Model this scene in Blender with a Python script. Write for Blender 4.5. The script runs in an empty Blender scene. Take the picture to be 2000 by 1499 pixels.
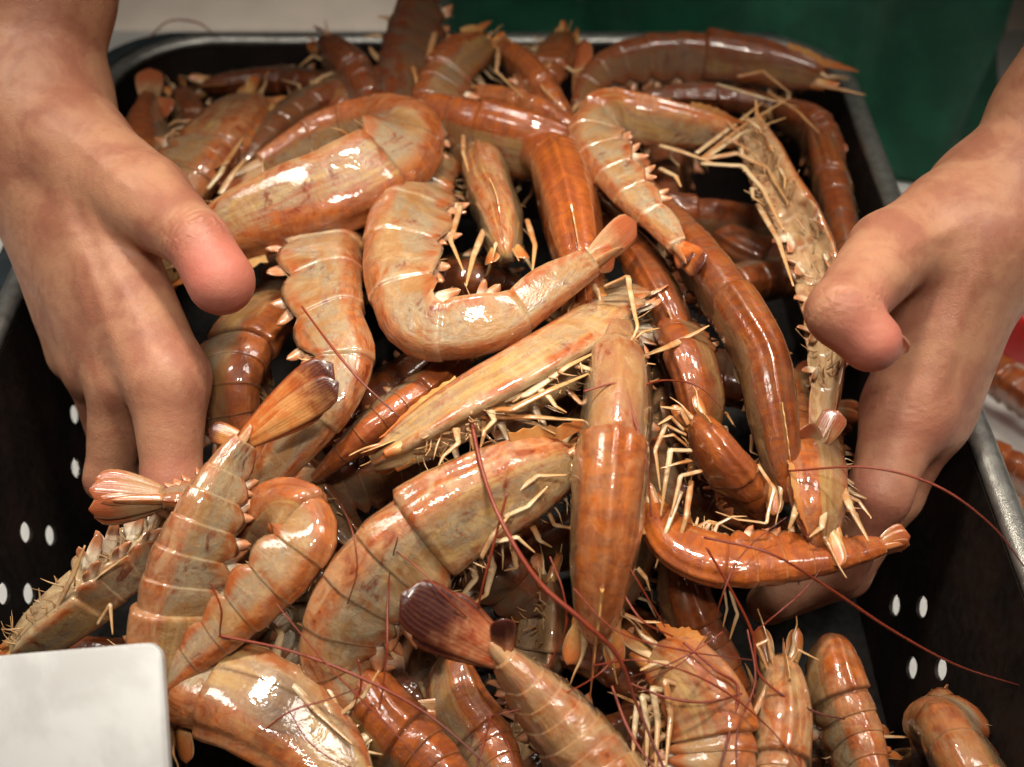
import bpy, bmesh, math, random
import numpy as np
from mathutils import Vector, noise as mnoise

# ------------------------------------------------------------------ scene, camera, light
S = bpy.context.scene
COL = S.collection
RZ = 0.15                      # height of the tray rim above the table, metres
FPX, PITCH, DIST = 2300.0, math.radians(45.5), 0.62
CAM = np.array([0.0, -DIST * math.cos(PITCH), RZ + DIST * math.sin(PITCH)])
FWD = np.array([0.0, math.cos(PITCH), -math.sin(PITCH)])
UPV = np.array([0.0, math.sin(PITCH), math.cos(PITCH)])
RGT = np.array([1.0, 0.0, 0.0])

cd = bpy.data.cameras.new("camera")
cam = bpy.data.objects.new("camera", cd)
COL.objects.link(cam)
cam.location = CAM
cam.rotation_euler = (math.pi / 2 - PITCH, 0, 0)
cd.sensor_width = 36.0
cd.lens = 36.0 * FPX / 2000.0
cd.clip_start, cd.clip_end = 0.01, 60.0
cd.dof.use_dof = True
cd.dof.focus_distance = 0.545
cd.dof.aperture_fstop = 6.0
S.camera = cam

w = bpy.data.worlds.new("World")
S.world = w
w.use_nodes = True
w.node_tree.nodes["Background"].inputs[0].default_value = (0.80, 0.62, 0.48, 1)
w.node_tree.nodes["Background"].inputs[1].default_value = 0.022


def lamp(name, loc, aim, sx, sy, power, color):
    l = bpy.data.lights.new(name, "AREA")
    l.shape = "RECTANGLE"
    l.size, l.size_y, l.energy, l.color = sx, sy, power, color
    o = bpy.data.objects.new(name, l)
    COL.objects.link(o)
    o.location = loc
    o.rotation_euler = (Vector(aim) - Vector(loc)).to_track_quat("-Z", "Y").to_euler()
    return o


lamp("unseen_overhead_lamp", (-0.05, 0.40, 1.15), (0.0, 0.0, 0.12), 1.2, 0.036, 0.45, (1.0, 0.90, 0.74))
lamp("pool_fill_lamp", (0.06, -0.52, 1.20), (0.0, -0.02, 0.12), 0.26, 0.040, 0.78, (1.0, 0.93, 0.82)).data.spread = math.radians(52)  # unseen front fill, spread narrowed so the corners fall dark
lamp("pool_fill_lamp", (-0.02, 0.12, 1.05), (0.0, -0.05, 0.15), 0.14, 0.045, 0.86, (1.0, 0.92, 0.77)).data.spread = math.radians(46)  # added overhead lamp, unseen; its tight pool of light darkens the edges
for sx in (-1, 1):
    lamp("unseen_overhead_lamp", (sx * 1.05, 0.0, 1.25), (sx * 0.58, 0.0, 0.0), 0.3, 1.2, 2.0, (1.0, 0.93, 0.84)).data.spread = math.radians(44)  # added pair, unseen: brighten the table seen through the wall holes
lamp("unseen_overhead_lamp", (-0.45, 1.75, 1.35), (-0.4, 1.6, -0.85), 0.9, 0.3, 8.0, (1.0, 0.92, 0.82)).data.spread = math.radians(80)  # added and unseen, brightens the floor behind the table

S.view_settings.view_transform = "Standard"
S.view_settings.look = "None"
S.view_settings.exposure = 0.0
S.view_settings.gamma = 1.0
S.cycles.use_denoising = True
S.cycles.max_bounces = 6
S.cycles.use_adaptive_sampling = True
S.cycles.adaptive_threshold = 0.02


# ------------------------------------------------------------------ helpers
def nrm(v):
    return v / (np.linalg.norm(v, axis=-1, keepdims=True) + 1e-12)


def P(px, py, h):
    """The point of the place, h metres above the rim's level, that stands under a spot of the photograph."""
    d = FWD + RGT * ((px - 1000.0) / FPX) - UPV * ((py - 749.5) / FPX)
    return CAM + d * ((RZ + h - CAM[2]) / d[2])


def depth(p):
    return float(np.dot(np.asarray(p) - CAM, FWD))


def sstep(a, b, x):
    t = np.clip((x - a) / (b - a), 0, 1)
    return t * t * (3 - 2 * t)


def H(px, py):
    """Height of the heap's top surface over the rim, metres."""
    g = 0.062 * math.exp(-((px - 1000) / 780.0) ** 2 - ((py - 600) / 560.0) ** 2)
    return g - 0.035 * float(sstep(950, 1500, py)) - 0.012 * float(sstep(350, 50, py))


def Q(px, py, dh):
    """Like P, dh in centimetres over the heap's surface."""
    return P(px, py, H(px, py) + dh * 0.01)


def mesh_obj(name, verts, faces, mat, parent=None, origin=None, attrs=None, smooth=True):
    v = np.asarray(verts, dtype=np.float64)
    if origin is not None:
        v = v - origin
    me = bpy.data.meshes.new(name)
    me.from_pydata(v.tolist(), [], faces)
    if smooth:
        me.polygons.foreach_set("use_smooth", np.ones(len(me.polygons), dtype=bool))
    for k, arr in (attrs or {}).items():
        arr = np.asarray(arr, dtype=np.float32)
        if arr.ndim == 1:
            at = me.attributes.new(k, "FLOAT", "POINT")
            at.data.foreach_set("value", arr)
        else:
            at = me.attributes.new(k, "FLOAT_VECTOR", "POINT")
            at.data.foreach_set("vector", arr.ravel())
    me.materials.append(mat)
    me.update()
    o = bpy.data.objects.new(name, me)
    COL.objects.link(o)
    if parent is not None:
        o.parent = parent
    return o


def tag(o, label=None, cat=None, group=None, kind=None):
    for k, x in (("label", label), ("category", cat), ("group", group), ("kind", kind)):
        if x:
            o[k] = x
    return o


def empty(name, loc):
    o = bpy.data.objects.new(name, None)
    COL.objects.link(o)
    o.empty_display_size = 0.02
    o.location = loc
    return o


_rs = np.random.RandomState(5)
_lat = _rs.uniform(-1, 1, (64, 64, 64)).astype(np.float32)


def vnoise(X):
    """Smooth value noise, many points at once."""
    X = np.asarray(X, dtype=np.float64)
    i = np.floor(X).astype(int)
    f = X - i
    f = f * f * (3 - 2 * f)
    o = 0
    for a in (0, 1):
        for b in (0, 1):
            for c in (0, 1):
                wgt = (f[:, 0] if a else 1 - f[:, 0]) * (f[:, 1] if b else 1 - f[:, 1]) * (f[:, 2] if c else 1 - f[:, 2])
                o = o + wgt * _lat[(i[:, 0] + a) & 63, (i[:, 1] + b) & 63, (i[:, 2] + c) & 63]
    return o


def spline(pts, n=160):
    """Centripetal Catmull-Rom through pts, resampled by arc length."""
    p = np.asarray(pts, dtype=float)
    p = np.vstack([2 * p[0] - p[1], p, 2 * p[-1] - p[-2]])
    out = []
    for i in range(1, len(p) - 2):
        p0, p1, p2, p3 = p[i - 1:i + 3]
        t0 = 0.0
        t1 = t0 + np.linalg.norm(p1 - p0) ** 0.5
        t2 = t1 + np.linalg.norm(p2 - p1) ** 0.5
        t3 = t2 + np.linalg.norm(p3 - p2) ** 0.5
        t = np.linspace(t1, t2, 24, endpoint=(i == len(p) - 3))[:, None]
        a1 = (t1 - t) / (t1 - t0) * p0 + (t - t0) / (t1 - t0) * p1
        a2 = (t2 - t) / (t2 - t1) * p1 + (t - t1) / (t2 - t1) * p2
        a3 = (t3 - t) / (t3 - t2) * p2 + (t - t2) / (t3 - t2) * p3
        b1 = (t2 - t) / (t2 - t0) * a1 + (t - t0) / (t2 - t0) * a2
        b2 = (t3 - t) / (t3 - t1) * a2 + (t - t1) / (t3 - t1) * a3
        out.append((t2 - t) / (t2 - t1) * b1 + (t - t1) / (t2 - t1) * b2)
    c = np.vstack(out)
    s = np.concatenate([[0], np.cumsum(np.linalg.norm(np.diff(c, axis=0), axis=1))])
    u = np.linspace(0, s[-1], n)
    return np.stack([np.interp(u, s, c[:, k]) for k in range(3)], 1), s[-1]


def tube(pts, rad, sides=8, n=None, flat=1.0):
    """Closed tube along a smooth path; rad is a list of radii spread over its length."""
    n = n or max(10, 5 * len(pts))
    c, L = spline(pts, n)
    r = np.interp(np.linspace(0, 1, n), np.linspace(0, 1, len(rad)), rad)
    T = nrm(np.gradient(c, axis=0))
    ref = np.array([0.13, 0.21, 0.97])
    A = nrm(np.cross(T, ref))
    B = np.cross(T, A)
    th = np.linspace(0, 2 * math.pi, sides, endpoint=False)
    V = (c[:, None] + A[:, None] * (np.cos(th)[None, :, None] * r[:, None, None])
         + B[:, None] * (np.sin(th)[None, :, None] * r[:, None, None] * flat)).reshape(-1, 3)
    F = []
    for i in range(n - 1):
        for j in range(sides):
            k = (j + 1) % sides
            F.append((i * sides + j, i * sides + k, (i + 1) * sides + k, (i + 1) * sides + j))
    F.append(tuple(range(sides - 1, -1, -1)))
    F.append(tuple((n - 1) * sides + j for j in range(sides)))
    t = np.repeat(np.linspace(0, 1, n), sides)
    return V, F, t


def jointed(pts):
    """Straight leg segments with tight bends."""
    p = [np.asarray(q, float) for q in pts]
    out = [p[0]]
    for i in range(1, len(p) - 1):
        out += [p[i] + (p[i - 1] - p[i]) * 0.24, p[i], p[i] + (p[i + 1] - p[i]) * 0.24]
    return out + [p[-1]]


def paddle(base, d, nv, length, width, thick, tip=0.75, curl=0.0, nl=12, nw=7, ridge=0.25, root=0.35, droop=0.18):
    """A leaf-like plate with real thickness: d its direction, nv its normal."""
    d = nrm(np.asarray(d, float))
    s = nrm(np.cross(d, nv))
    nv = np.cross(s, d)
    top, bot, tt, ee = [], [], [], []
    for i in range(nl):
        t = i / (nl - 1)
        prof = (root + (1 - root) * math.sin(min(1, t / tip) * math.pi / 2)) * math.sqrt(max(0.0, 1 - max(0, (t - tip) / (1 - tip)) ** 2.4))
        prof = max(prof, 0.06)
        for j in range(nw):
            e = -1 + 2 * j / (nw - 1)
            p = base + d * (t * length) + s * (e * prof * width / 2) + nv * (curl * length * t * t - droop * width * prof * e * e)
            z = thick * (1 - abs(e) ** 2.2 * 0.85) * (1 - 0.55 * t) * 0.5
            rg = ridge * thick * math.exp(-(e / 0.16) ** 2) * (1 - t) - 0.12 * thick * math.exp(-((abs(e) - 0.38) / 0.14) ** 2)
            top.append(p + nv * (z + rg))
            bot.append(p - nv * z)
            tt.append(t)
            ee.append(abs(e))
    n = nl * nw
    V = np.array(top + bot)
    F = []
    for i in range(nl - 1):
        for j in range(nw - 1):
            a = i * nw + j
            F.append((a, a + 1, a + nw + 1, a + nw))
            F.append((n + a, n + a + nw, n + a + nw + 1, n + a + 1))
    rim = [j for j in range(nw)] + [i * nw + nw - 1 for i in range(1, nl)] + [(nl - 1) * nw + j for j in range(nw - 2, -1, -1)] + [i * nw for i in range(nl - 2, 0, -1)]
    for k in range(len(rim)):
        a, b = rim[k], rim[(k + 1) % len(rim)]
        F.append((b, a, n + a, n + b))
    return V, F, np.array(tt + tt), np.array(ee + ee)


# ------------------------------------------------------------------ materials
class NT:
    def __init__(self, name):
        self.m = bpy.data.materials.new(name)
        self.m.use_nodes = True
        self.t = self.m.node_tree
        self.b = self.t.nodes["Principled BSDF"]

    def n(self, typ, **kw):
        x = self.t.nodes.new(typ)
        for k, v in kw.items():
            setattr(x, k, v)
        return x

    def l(self, a, b):
        self.t.links.new(a, b)

    def attr(self, name):
        return self.n("ShaderNodeAttribute", attribute_name=name)

    def noise(self, vec, scale, detail=3.0, rough=0.55, dist=0.0):
        x = self.n("ShaderNodeTexNoise")
        x.inputs["Scale"].default_value = scale
        x.inputs["Detail"].default_value = detail
        x.inputs["Roughness"].default_value = rough
        x.inputs["Distortion"].default_value = dist
        if vec is not None:
            self.l(vec, x.inputs["Vector"])
        return x.outputs["Fac"]

    def math(self, op, a, b=None, c=None, clamp=False):
        x = self.n("ShaderNodeMath", operation=op, use_clamp=clamp)
        for i, v in enumerate((a, b, c)):
            if v is None:
                continue
            if isinstance(v, (int, float)):
                x.inputs[i].default_value = v
            else:
                self.l(v, x.inputs[i])
        return x.outputs[0]

    def ramp(self, v, lo, hi, a=0.0, b=1.0):
        x = self.n("ShaderNodeMapRange", interpolation_type="SMOOTHSTEP")
        self.l(v, x.inputs[0])
        for i, q in enumerate((lo, hi, a, b)):
            x.inputs[i + 1].default_value = q
        return x.outputs[0]

    def mix(self, f, a, b, mode="MIX"):
        x = self.n("ShaderNodeMix", data_type="RGBA", blend_type=mode)
        if isinstance(f, (int, float)):
            x.inputs[0].default_value = f
        else:
            self.l(f, x.inputs[0])
        for i, q in ((6, a), (7, b)):
            if isinstance(q, tuple):
                x.inputs[i].default_value = q + (1,) if len(q) == 3 else q
            else:
                self.l(q, x.inputs[i])
        return x.outputs[2]

    def sep(self, v):
        x = self.n("ShaderNodeSeparateXYZ")
        self.l(v, x.inputs[0])
        return x.outputs

    def scalev(self, v, s):
        x = self.n("ShaderNodeVectorMath", operation="MULTIPLY")
        self.l(v, x.inputs[0])
        x.inputs[1].default_value = s
        return x.outputs[0]

    def bump(self, h, strength, dist, prev=None):
        x = self.n("ShaderNodeBump")
        x.inputs["Strength"].default_value = strength
        x.inputs["Distance"].default_value = dist
        self.l(h, x.inputs["Height"])
        if prev is not None:
            self.l(prev, x.inputs["Normal"])
        return x.outputs["Normal"]

    def set(self, **kw):
        for k, v in kw.items():
            i = self.b.inputs[k.replace("_", " ")]
            if isinstance(v, (int, float)):
                i.default_value = v
            elif isinstance(v, tuple):
                i.default_value = v + (1,) if len(v) == 3 and i.type == "RGBA" else v
            else:
                self.l(v, i)
        return self.m


def mat_shell():
    m = NT("prawn_shell")
    pt, pu, pp = m.attr("pt").outputs["Vector"], m.attr("pu").outputs["Vector"], m.attr("pp").outputs["Vector"]
    t, v, s = m.sep(pt)[:3]
    org, drk, pal = m.sep(pp)[:3]
    car = m.attr("car").outputs["Fac"]
    n1 = m.noise(m.scalev(pu, (45, 42, 1)), 1.0, 4, 0.62, 1.0)
    n2 = m.noise(m.scalev(pu, (70, 90, 1.7)), 1.0, 4, 0.62, 1.2)
    n3 = m.noise(m.scalev(pu, (260, 70, 2.3)), 1.0, 3, 0.6, 0.5)
    n4 = m.noise(m.scalev(pu, (700, 700, 3.1)), 1.0, 2, 0.6)
    st = m.noise(m.scalev(pu, (26, 230, 4.7)), 1.0, 3, 0.6, 0.7)
    # grey to straw flesh under the shell
    c = m.mix(m.ramp(n1, 0.40, 0.60), (0.290, 0.138, 0.050), (0.250, 0.192, 0.125))
    c = m.mix(m.math("MULTIPLY", m.ramp(n3, 0.50, 0.72), 0.5), c, (0.42, 0.29, 0.15))
    # lengthwise streaks on the carapace
    c = m.mix(m.math("MULTIPLY", car, m.ramp(st, 0.46, 0.62, 0.0, 0.60)), c, (0.44, 0.26, 0.08))
    # orange flush: on the back, in patches
    bk = m.math("MULTIPLY_ADD", m.ramp(v, 0.25, 0.80), 0.42, m.math("MULTIPLY_ADD", n1, 0.80, m.math("MULTIPLY", org, 0.60)))
    bk = m.math("MULTIPLY_ADD", m.math("MULTIPLY", car, m.math("SUBTRACT", 0.5, st)), 0.9, bk)
    om = m.ramp(bk, 0.70, 1.04)
    c = m.mix(m.math("MULTIPLY", om, 0.90), c, m.mix(m.ramp(n3, 0.35, 0.65), (0.37, 0.084, 0.010), (0.22, 0.036, 0.005)))
    # back edge of each ring: faint paler lip with a rusty line before it
    edge = m.ramp(s, 0.90, 0.985)
    line = m.math("MULTIPLY", m.ramp(s, 0.70, 0.88), m.math("SUBTRACT", 1.0, edge))
    c = m.mix(m.math("MULTIPLY", line, m.ramp(n2, 0.35, 0.7, 0.0, 0.7)), c, (0.25, 0.052, 0.008))
    c = m.mix(m.math("MULTIPLY", edge, m.ramp(n1, 0.3, 0.6, 0.05, 0.28)), c, (0.44, 0.30, 0.17))
    # rusty margin low on the flank, fine rusty veins
    lowm = m.math("MULTIPLY", m.ramp(v, -0.30, -0.46), m.ramp(v, -0.72, -0.58))
    c = m.mix(m.math("MULTIPLY", lowm, m.ramp(n2, 0.3, 0.6, 0.25, 0.9)), c, (0.30, 0.062, 0.009))
    n6 = m.noise(m.scalev(pu, (95, 75, 6.3)), 1.0, 3, 0.6, 1.6)
    vein = m.math("MULTIPLY", m.ramp(m.math("ABSOLUTE", m.math("SUBTRACT", n6, 0.5)), 0.035, 0.0), m.ramp(n1, 0.42, 0.6))
    c = m.mix(m.math("MULTIPLY", vein, 0.6), c, (0.26, 0.052, 0.010))
    # dark red flecks
    rd = m.math("MULTIPLY", m.ramp(n1, 0.54, 0.66), m.ramp(n2, 0.52, 0.64))
    c = m.mix(m.math("MULTIPLY", rd, 0.8), c, (0.13, 0.012, 0.004))
    c = m.mix(m.math("MULTIPLY", m.math("MULTIPLY", pal, 0.72), m.ramp(n2, 0.66, 0.30)), c, (0.47, 0.345, 0.19))
    bel = m.ramp(v, -0.45, -0.8)
    c = m.mix(m.math("MULTIPLY", bel, m.ramp(n2, 0.35, 0.65, 0.75, 0.15)), c, (0.50, 0.36, 0.20))
    # brown or grey individuals, and shade painted into back-row and deep prawns
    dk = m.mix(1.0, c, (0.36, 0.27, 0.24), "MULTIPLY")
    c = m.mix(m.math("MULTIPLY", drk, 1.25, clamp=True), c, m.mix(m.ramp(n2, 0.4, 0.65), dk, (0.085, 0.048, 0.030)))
    c = m.mix(m.math("MULTIPLY", m.ramp(n4, 0.50, 0.75), 0.22), c, (0.15, 0.045, 0.012))
    n5 = m.noise(m.scalev(pu, (130, 110, 5.1)), 1.0, 3, 0.65, 0.8)
    nb = m.bump(n4, 0.09, 0.0006)
    nb = m.bump(n3, 0.14, 0.0012, nb)
    nb = m.bump(n5, 0.34, 0.0020, nb)
    film = m.bump(n1, 0.18, 0.0035)
    film = m.bump(n5, 0.10, 0.0018, film)
    rg = m.ramp(n3, 0.3, 0.75, 0.32, 0.52)
    return m.set(Base_Color=c, Normal=nb, Coat_Normal=film, Roughness=rg, Specular_IOR_Level=0.25, Coat_Weight=1.0, Coat_Roughness=0.045, Coat_IOR=1.52,
                 Subsurface_Weight=0.18, Subsurface_Radius=(1.0, 0.50, 0.18), Subsurface_Scale=0.005)


def mat_limb(name, a, b, tipc, tip0, rough=0.32, coat=0.5, fringe=None):
    m = NT(name)
    t = m.attr("t").outputs["Fac"]
    e = m.attr("e").outputs["Fac"]
    oi = m.n("ShaderNodeTexCoord").outputs["Object"]
    rnd = m.n("ShaderNodeObjectInfo").outputs["Random"]
    n1 = m.noise(oi, 160, 3, 0.6, 0.5)
    n2 = m.noise(oi, 520, 3, 0.6)
    f = m.ramp(m.math("MULTIPLY_ADD", rnd, 0.5, m.math("MULTIPLY_ADD", n1, 1.0, -0.35)), 0.2, 0.7)
    c = m.mix(f, a, b)
    c = m.mix(m.ramp(m.math("MULTIPLY_ADD", n1, 0.35, t), tip0, tip0 + 0.42), c, tipc)
    if fringe:
        c = m.mix(m.math("MULTIPLY", m.ramp(e, 0.80, 1.0), 0.8), c, fringe)
    c = m.mix(m.math("MULTIPLY", m.ramp(n2, 0.5, 0.8), 0.35), c, (0.20, 0.06, 0.02))
    nb = m.bump(n2, 0.18, 0.0005)
    nb = m.bump(n1, 0.22, 0.0012, nb)
    if fringe:
        rib = m.math("SINE", m.math("MULTIPLY", m.math("MULTIPLY_ADD", n1, 0.12, e), 34.0))
        nb = m.bump(rib, 0.10, 0.0006, nb)
        c = m.mix(m.ramp(rib, 0.2, 1.0, 0.0, 0.05), c, (0.55, 0.30, 0.12))
    return m.set(Base_Color=c, Normal=nb, Roughness=rough, Coat_Weight=coat, Coat_Roughness=0.12, Subsurface_Weight=0.0)


def mat_skin():
    m = NT("skin")
    red, cr = m.attr("red").outputs["Fac"], m.attr("crease").outputs["Fac"]
    oi = m.n("ShaderNodeTexCoord").outputs["Object"]
    n1 = m.noise(oi, 34, 4, 0.6, 0.5)
    n2 = m.noise(oi, 120, 4, 0.6)
    n3 = m.noise(oi, 650, 3, 0.65)
    vo = m.n("ShaderNodeTexVoronoi", feature="DISTANCE_TO_EDGE")
    vo.inputs["Scale"].default_value = 700
    m.l(oi, vo.inputs["Vector"])
    c = m.mix(m.ramp(n1, 0.36, 0.66), (0.40, 0.195, 0.112), (0.28, 0.108, 0.064))
    c = m.mix(m.math("MULTIPLY", m.ramp(n2, 0.45, 0.70), 0.38), c, (0.29, 0.10, 0.06))
    c = m.mix(m.math("MULTIPLY", red, m.ramp(n1, 0.1, 0.6, 0.60, 0.92)), c, (0.45, 0.135, 0.10))
    nb = m.bump(m.ramp(vo.outputs["Distance"], 0.0, 0.12), 0.22, 0.0003)
    nb = m.bump(n3, 0.25, 0.0005, nb)
    nb = m.bump(n2, 0.26, 0.0022, nb)
    nb = m.bump(cr, 0.75, 0.0011, nb)
    return m.set(Base_Color=c, Normal=nb, Roughness=m.ramp(n2, 0.3, 0.7, 0.42, 0.58), Specular_IOR_Level=0.35, Subsurface_Weight=0.28,
                 Subsurface_Radius=(1.0, 0.35, 0.2), Subsurface_Scale=0.006)


def mat_simple(name, col, rough=0.5, metal=0.0, col2=None, scale=60.0, bump=0.1, bdist=0.001, coat=0.0, sss=0.0, lo=0.4, hi=0.65, detail=4.0):
    m = NT(name)
    oi = m.n("ShaderNodeTexCoord").outputs["Object"]
    n1 = m.noise(oi, scale, detail, 0.6, 0.3)
    n2 = m.noise(oi, scale * 7, 3, 0.6)
    c = m.mix(m.ramp(n1, lo, hi), col, col2 or tuple(x * 0.8 for x in col))
    nb = m.bump(n2, bump, bdist)
    return m.set(Base_Color=c, Normal=nb, Roughness=m.ramp(n2, 0.3, 0.7, rough * 0.85, min(1, rough * 1.2)), Metallic=metal, Coat_Weight=coat, Subsurface_Weight=sss,
                 Subsurface_Scale=0.004)


M_SHELL = mat_shell()
M_LEG = mat_limb("prawn_leg", (0.52, 0.37, 0.21), (0.36, 0.14, 0.04), (0.46, 0.25, 0.10), 0.6)
M_SWIM = mat_limb("prawn_swimmeret", (0.78, 0.68, 0.52), (0.62, 0.44, 0.28), (0.46, 0.18, 0.08), 0.55)
M_TAIL = mat_limb("prawn_tail", (0.38, 0.22, 0.11), (0.36, 0.11, 0.03), (0.34, 0.085, 0.03), 0.5, fringe=(0.40, 0.20, 0.10))
M_TAILD = mat_limb("prawn_tail_dark", (0.44, 0.19, 0.06), (0.40, 0.085, 0.012), (0.050, 0.009, 0.007), 0.70, fringe=(0.16, 0.03, 0.012))
M_TAILM = mat_limb("prawn_tail_maroon", (0.36, 0.15, 0.07), (0.28, 0.05, 0.015), (0.040, 0.008, 0.007), 0.42, fringe=(0.14, 0.025, 0.010))
M_SCALE = mat_limb("prawn_scale", (0.50, 0.28, 0.10), (0.46, 0.16, 0.035), (0.42, 0.12, 0.03), 0.5, fringe=(0.6, 0.42, 0.22))
M_ANT = mat_limb("prawn_antenna", (0.20, 0.026, 0.008), (0.15, 0.020, 0.008), (0.09, 0.014, 0.008), 0.7, rough=0.45, coat=0.0)
M_EYE = NT("prawn_eye").set(Base_Color=(0.012, 0.010, 0.012), Roughness=0.12, Coat_Weight=0.6)
M_SKIN = mat_skin()
M_NAIL = mat_simple("nail", (0.60, 0.36, 0.26), 0.3, 0.0, (0.56, 0.30, 0.22), 90, 0.04, 0.0004, coat=0.2, sss=0.2)


# ------------------------------------------------------------------ prawns
class Frame:
    """Spine of a prawn from the front of its head (u = 0) to the root of its tail (u = 1)."""

    def __init__(self, pts, ang):
        self.c, self.L = spline(pts, 200)
        self.T = nrm(np.gradient(self.c, axis=0))
        tc = nrm(CAM - self.c)
        N = nrm(np.cross(tc, self.T))
        Z = np.cross(self.T, N)
        u = np.linspace(0, 1, 200)
        a = np.radians(np.interp(u, np.linspace(0, 1, len(ang)), ang))[:, None]
        self.D = nrm(np.cos(a) * N + np.sin(a) * Z)
        for _ in range(3):     # even out the twist
            k = np.pad(self.D, ((6, 6), (0, 0)), mode="edge")
            self.D = nrm(sum(k[i:i + 200] for i in range(13)))
            self.D = nrm(self.D - self.T * np.sum(self.D * self.T, 1, keepdims=True))
        self.B = np.cross(self.T, self.D)

    def at(self, u):
        x = np.clip(u, 0, 1) * 199
        g = lambda A: np.array([np.interp(x, np.arange(200), A[:, k]) for k in range(3)])
        p, T, D, B = g(self.c), nrm(g(self.T)), nrm(g(self.D)), nrm(g(self.B))
        if u < 0 or u > 1:
            p = p + T * (u - min(1, max(0, u))) * self.L
        return p, T, D, B


TH = np.concatenate([np.linspace(0, 0.9, 10), np.linspace(1.02, math.pi, 15)])
TH = np.concatenate([TH, -TH[-2:0:-1]])
NTH = len(TH)
random.seed(4)


def prof_a(u, cf):
    if u < cf:
        k = u / cf
        return float(np.interp(k, [-0.12, 0, 0.12, 0.3, 0.55, 0.8, 1.0], [0.24, 0.58, 0.72, 0.86, 0.96, 1.0, 0.99]))
    k = (u - cf) / (1 - cf)
    return float(np.interp(k, [0, 0.12, 0.3, 0.5, 0.68, 0.84, 1.0], [0.90, 0.92, 0.87, 0.76, 0.62, 0.47, 0.33]))


# half section of the body: roof-like back, shoulder, flat flank, flap, hollow belly
XS_T = [0, .25, .5, .75, .95, 1.2, 1.55, 1.9, 2.15, 2.35, 2.55, 2.85, math.pi]
XS_X = [0, .23, .44, .63, .745, .83, .92, .975, .97, .86, .62, .3, 0]
XS_Y = [1.0, .955, .875, .755, .63, .40, .05, -.30, -.56, -.70, -.62, -.55, -.53]


def ring(fr, u, a, b, kind, s, amp=0.0):
    p, T, D, B = fr.at(u)
    at = np.abs(TH)
    sg = np.sign(TH + 1e-9)
    ct, st = np.cos(at), np.sin(at)
    x, y = np.interp(at, XS_T, XS_X), np.interp(at, XS_T, XS_Y)
    if kind == "car":
        y = y + 0.05 * np.exp(-(at / 0.12) ** 2) * s - 0.03 * np.exp(-((at - 0.28) / 0.10) ** 2) * s
        inn = sstep(2.28, 2.5, at)
        x = x * (1 - 0.25 * inn)
    else:
        sc = math.sin(math.pi * min(1, max(0, s)) ** 0.8)
        y = y + 0.03 * np.exp(-(at / 0.2) ** 2) * s
        flap = np.exp(-((at - 2.18) / 0.22) ** 2)
        y = y - flap * (0.07 + 0.30 * sc)
        x = x + flap * 0.11 * sc
        y = y * (1 - 0.2 * sstep(2.42, 2.66, at))
    return p + D * (y * a)[:, None] + B * (x * sg * b)[:, None], y


def build_body(fr, hh, cf, seed, pp, wr=0.74, blotch=None, carorg=0.0):
    rows, pt, pu, cr = [], [], [], []

    def add(u, fa, kind, s, uoff=None):
        a = prof_a(u, cf) * hh * fa
        V, y = ring(fr, u, a, a * wr * (1.0 if kind == "car" else 1.02), kind, s)
        rows.append(V)
        cr.extend([1.0 if kind == "car" else 0.0] * NTH)
        for k in range(NTH):
            pt.append((u, math.cos(TH[k]), s if kind == "seg" else max(0.0, 1 - (cf - u) / (0.14 * cf)) * 1.0 if u > 0.86 * cf else 0.0))
            pu.append((u * fr.L, TH[k] * hh * 0.9, seed * 7.31))

    for k in (-0.12, -0.07, -0.02, 0.04, 0.1, 0.17, 0.24, 0.31, 0.38, 0.45, 0.52, 0.59, 0.66, 0.73, 0.80, 0.86, 0.91, 0.95, 0.98, 1.0):
        add(k * cf, 1.0 + 0.04 * sstep(0.72, 1.0, k), "car", 1.0 if k > 0.1 else 0.3)
    cuts = cf + (1 - cf) * np.array([0.0, 0.16, 0.33, 0.50, 0.655, 0.80, 1.0])
    for i in range(6):
        u0, u1 = cuts[i], cuts[i + 1]
        d = u1 - u0
        for s in (0.004, 0.05, 0.18, 0.36, 0.54, 0.72, 0.86, 0.95, 1.0):
            add(u0 + s * d, 0.966 + 0.036 * sstep(0, 0.85, s) + 0.016 * math.sin(math.pi * max(0, s)), "seg", max(0.0, s))
    V = np.vstack(rows)
    amp = hh * 0.034
    ctr = np.repeat(np.array([r.mean(0) for r in rows]), NTH, axis=0)
    nz = vnoise(V * 75 + seed) + 0.55 * vnoise(V * 190 + seed) + 0.22 * vnoise(V * 430 + seed)
    V = V + (V - ctr) / hh * (amp * nz)[:, None]
    F = []
    R = len(rows)
    for i in range(R - 1):
        for j in range(NTH):
            k = (j + 1) % NTH
            F.append((i * NTH + j, i * NTH + k, (i + 1) * NTH + k, (i + 1) * NTH + j))
    F.append(tuple(range(NTH - 1, -1, -1)))
    F.append(tuple((R - 1) * NTH + j for j in range(NTH)))
    pa = np.tile(np.array(pp, dtype=np.float32), (len(V), 1))
    pa[:, 0] += carorg * np.array(cr, dtype=np.float32)
    if blotch:
        q = np.array(pt)
        pa[:, 1] = np.maximum(pa[:, 1], blotch[2] * np.exp(-((q[:, 0] - blotch[0]) / blotch[1]) ** 2 - ((q[:, 1] - 0.15) / 0.55) ** 2))
    return V, F, {"car": cr, "pt": pt, "pu": pu, "pp": pa}


PRAWN_GROUP = "raw prawns heaped in the tray"


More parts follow.
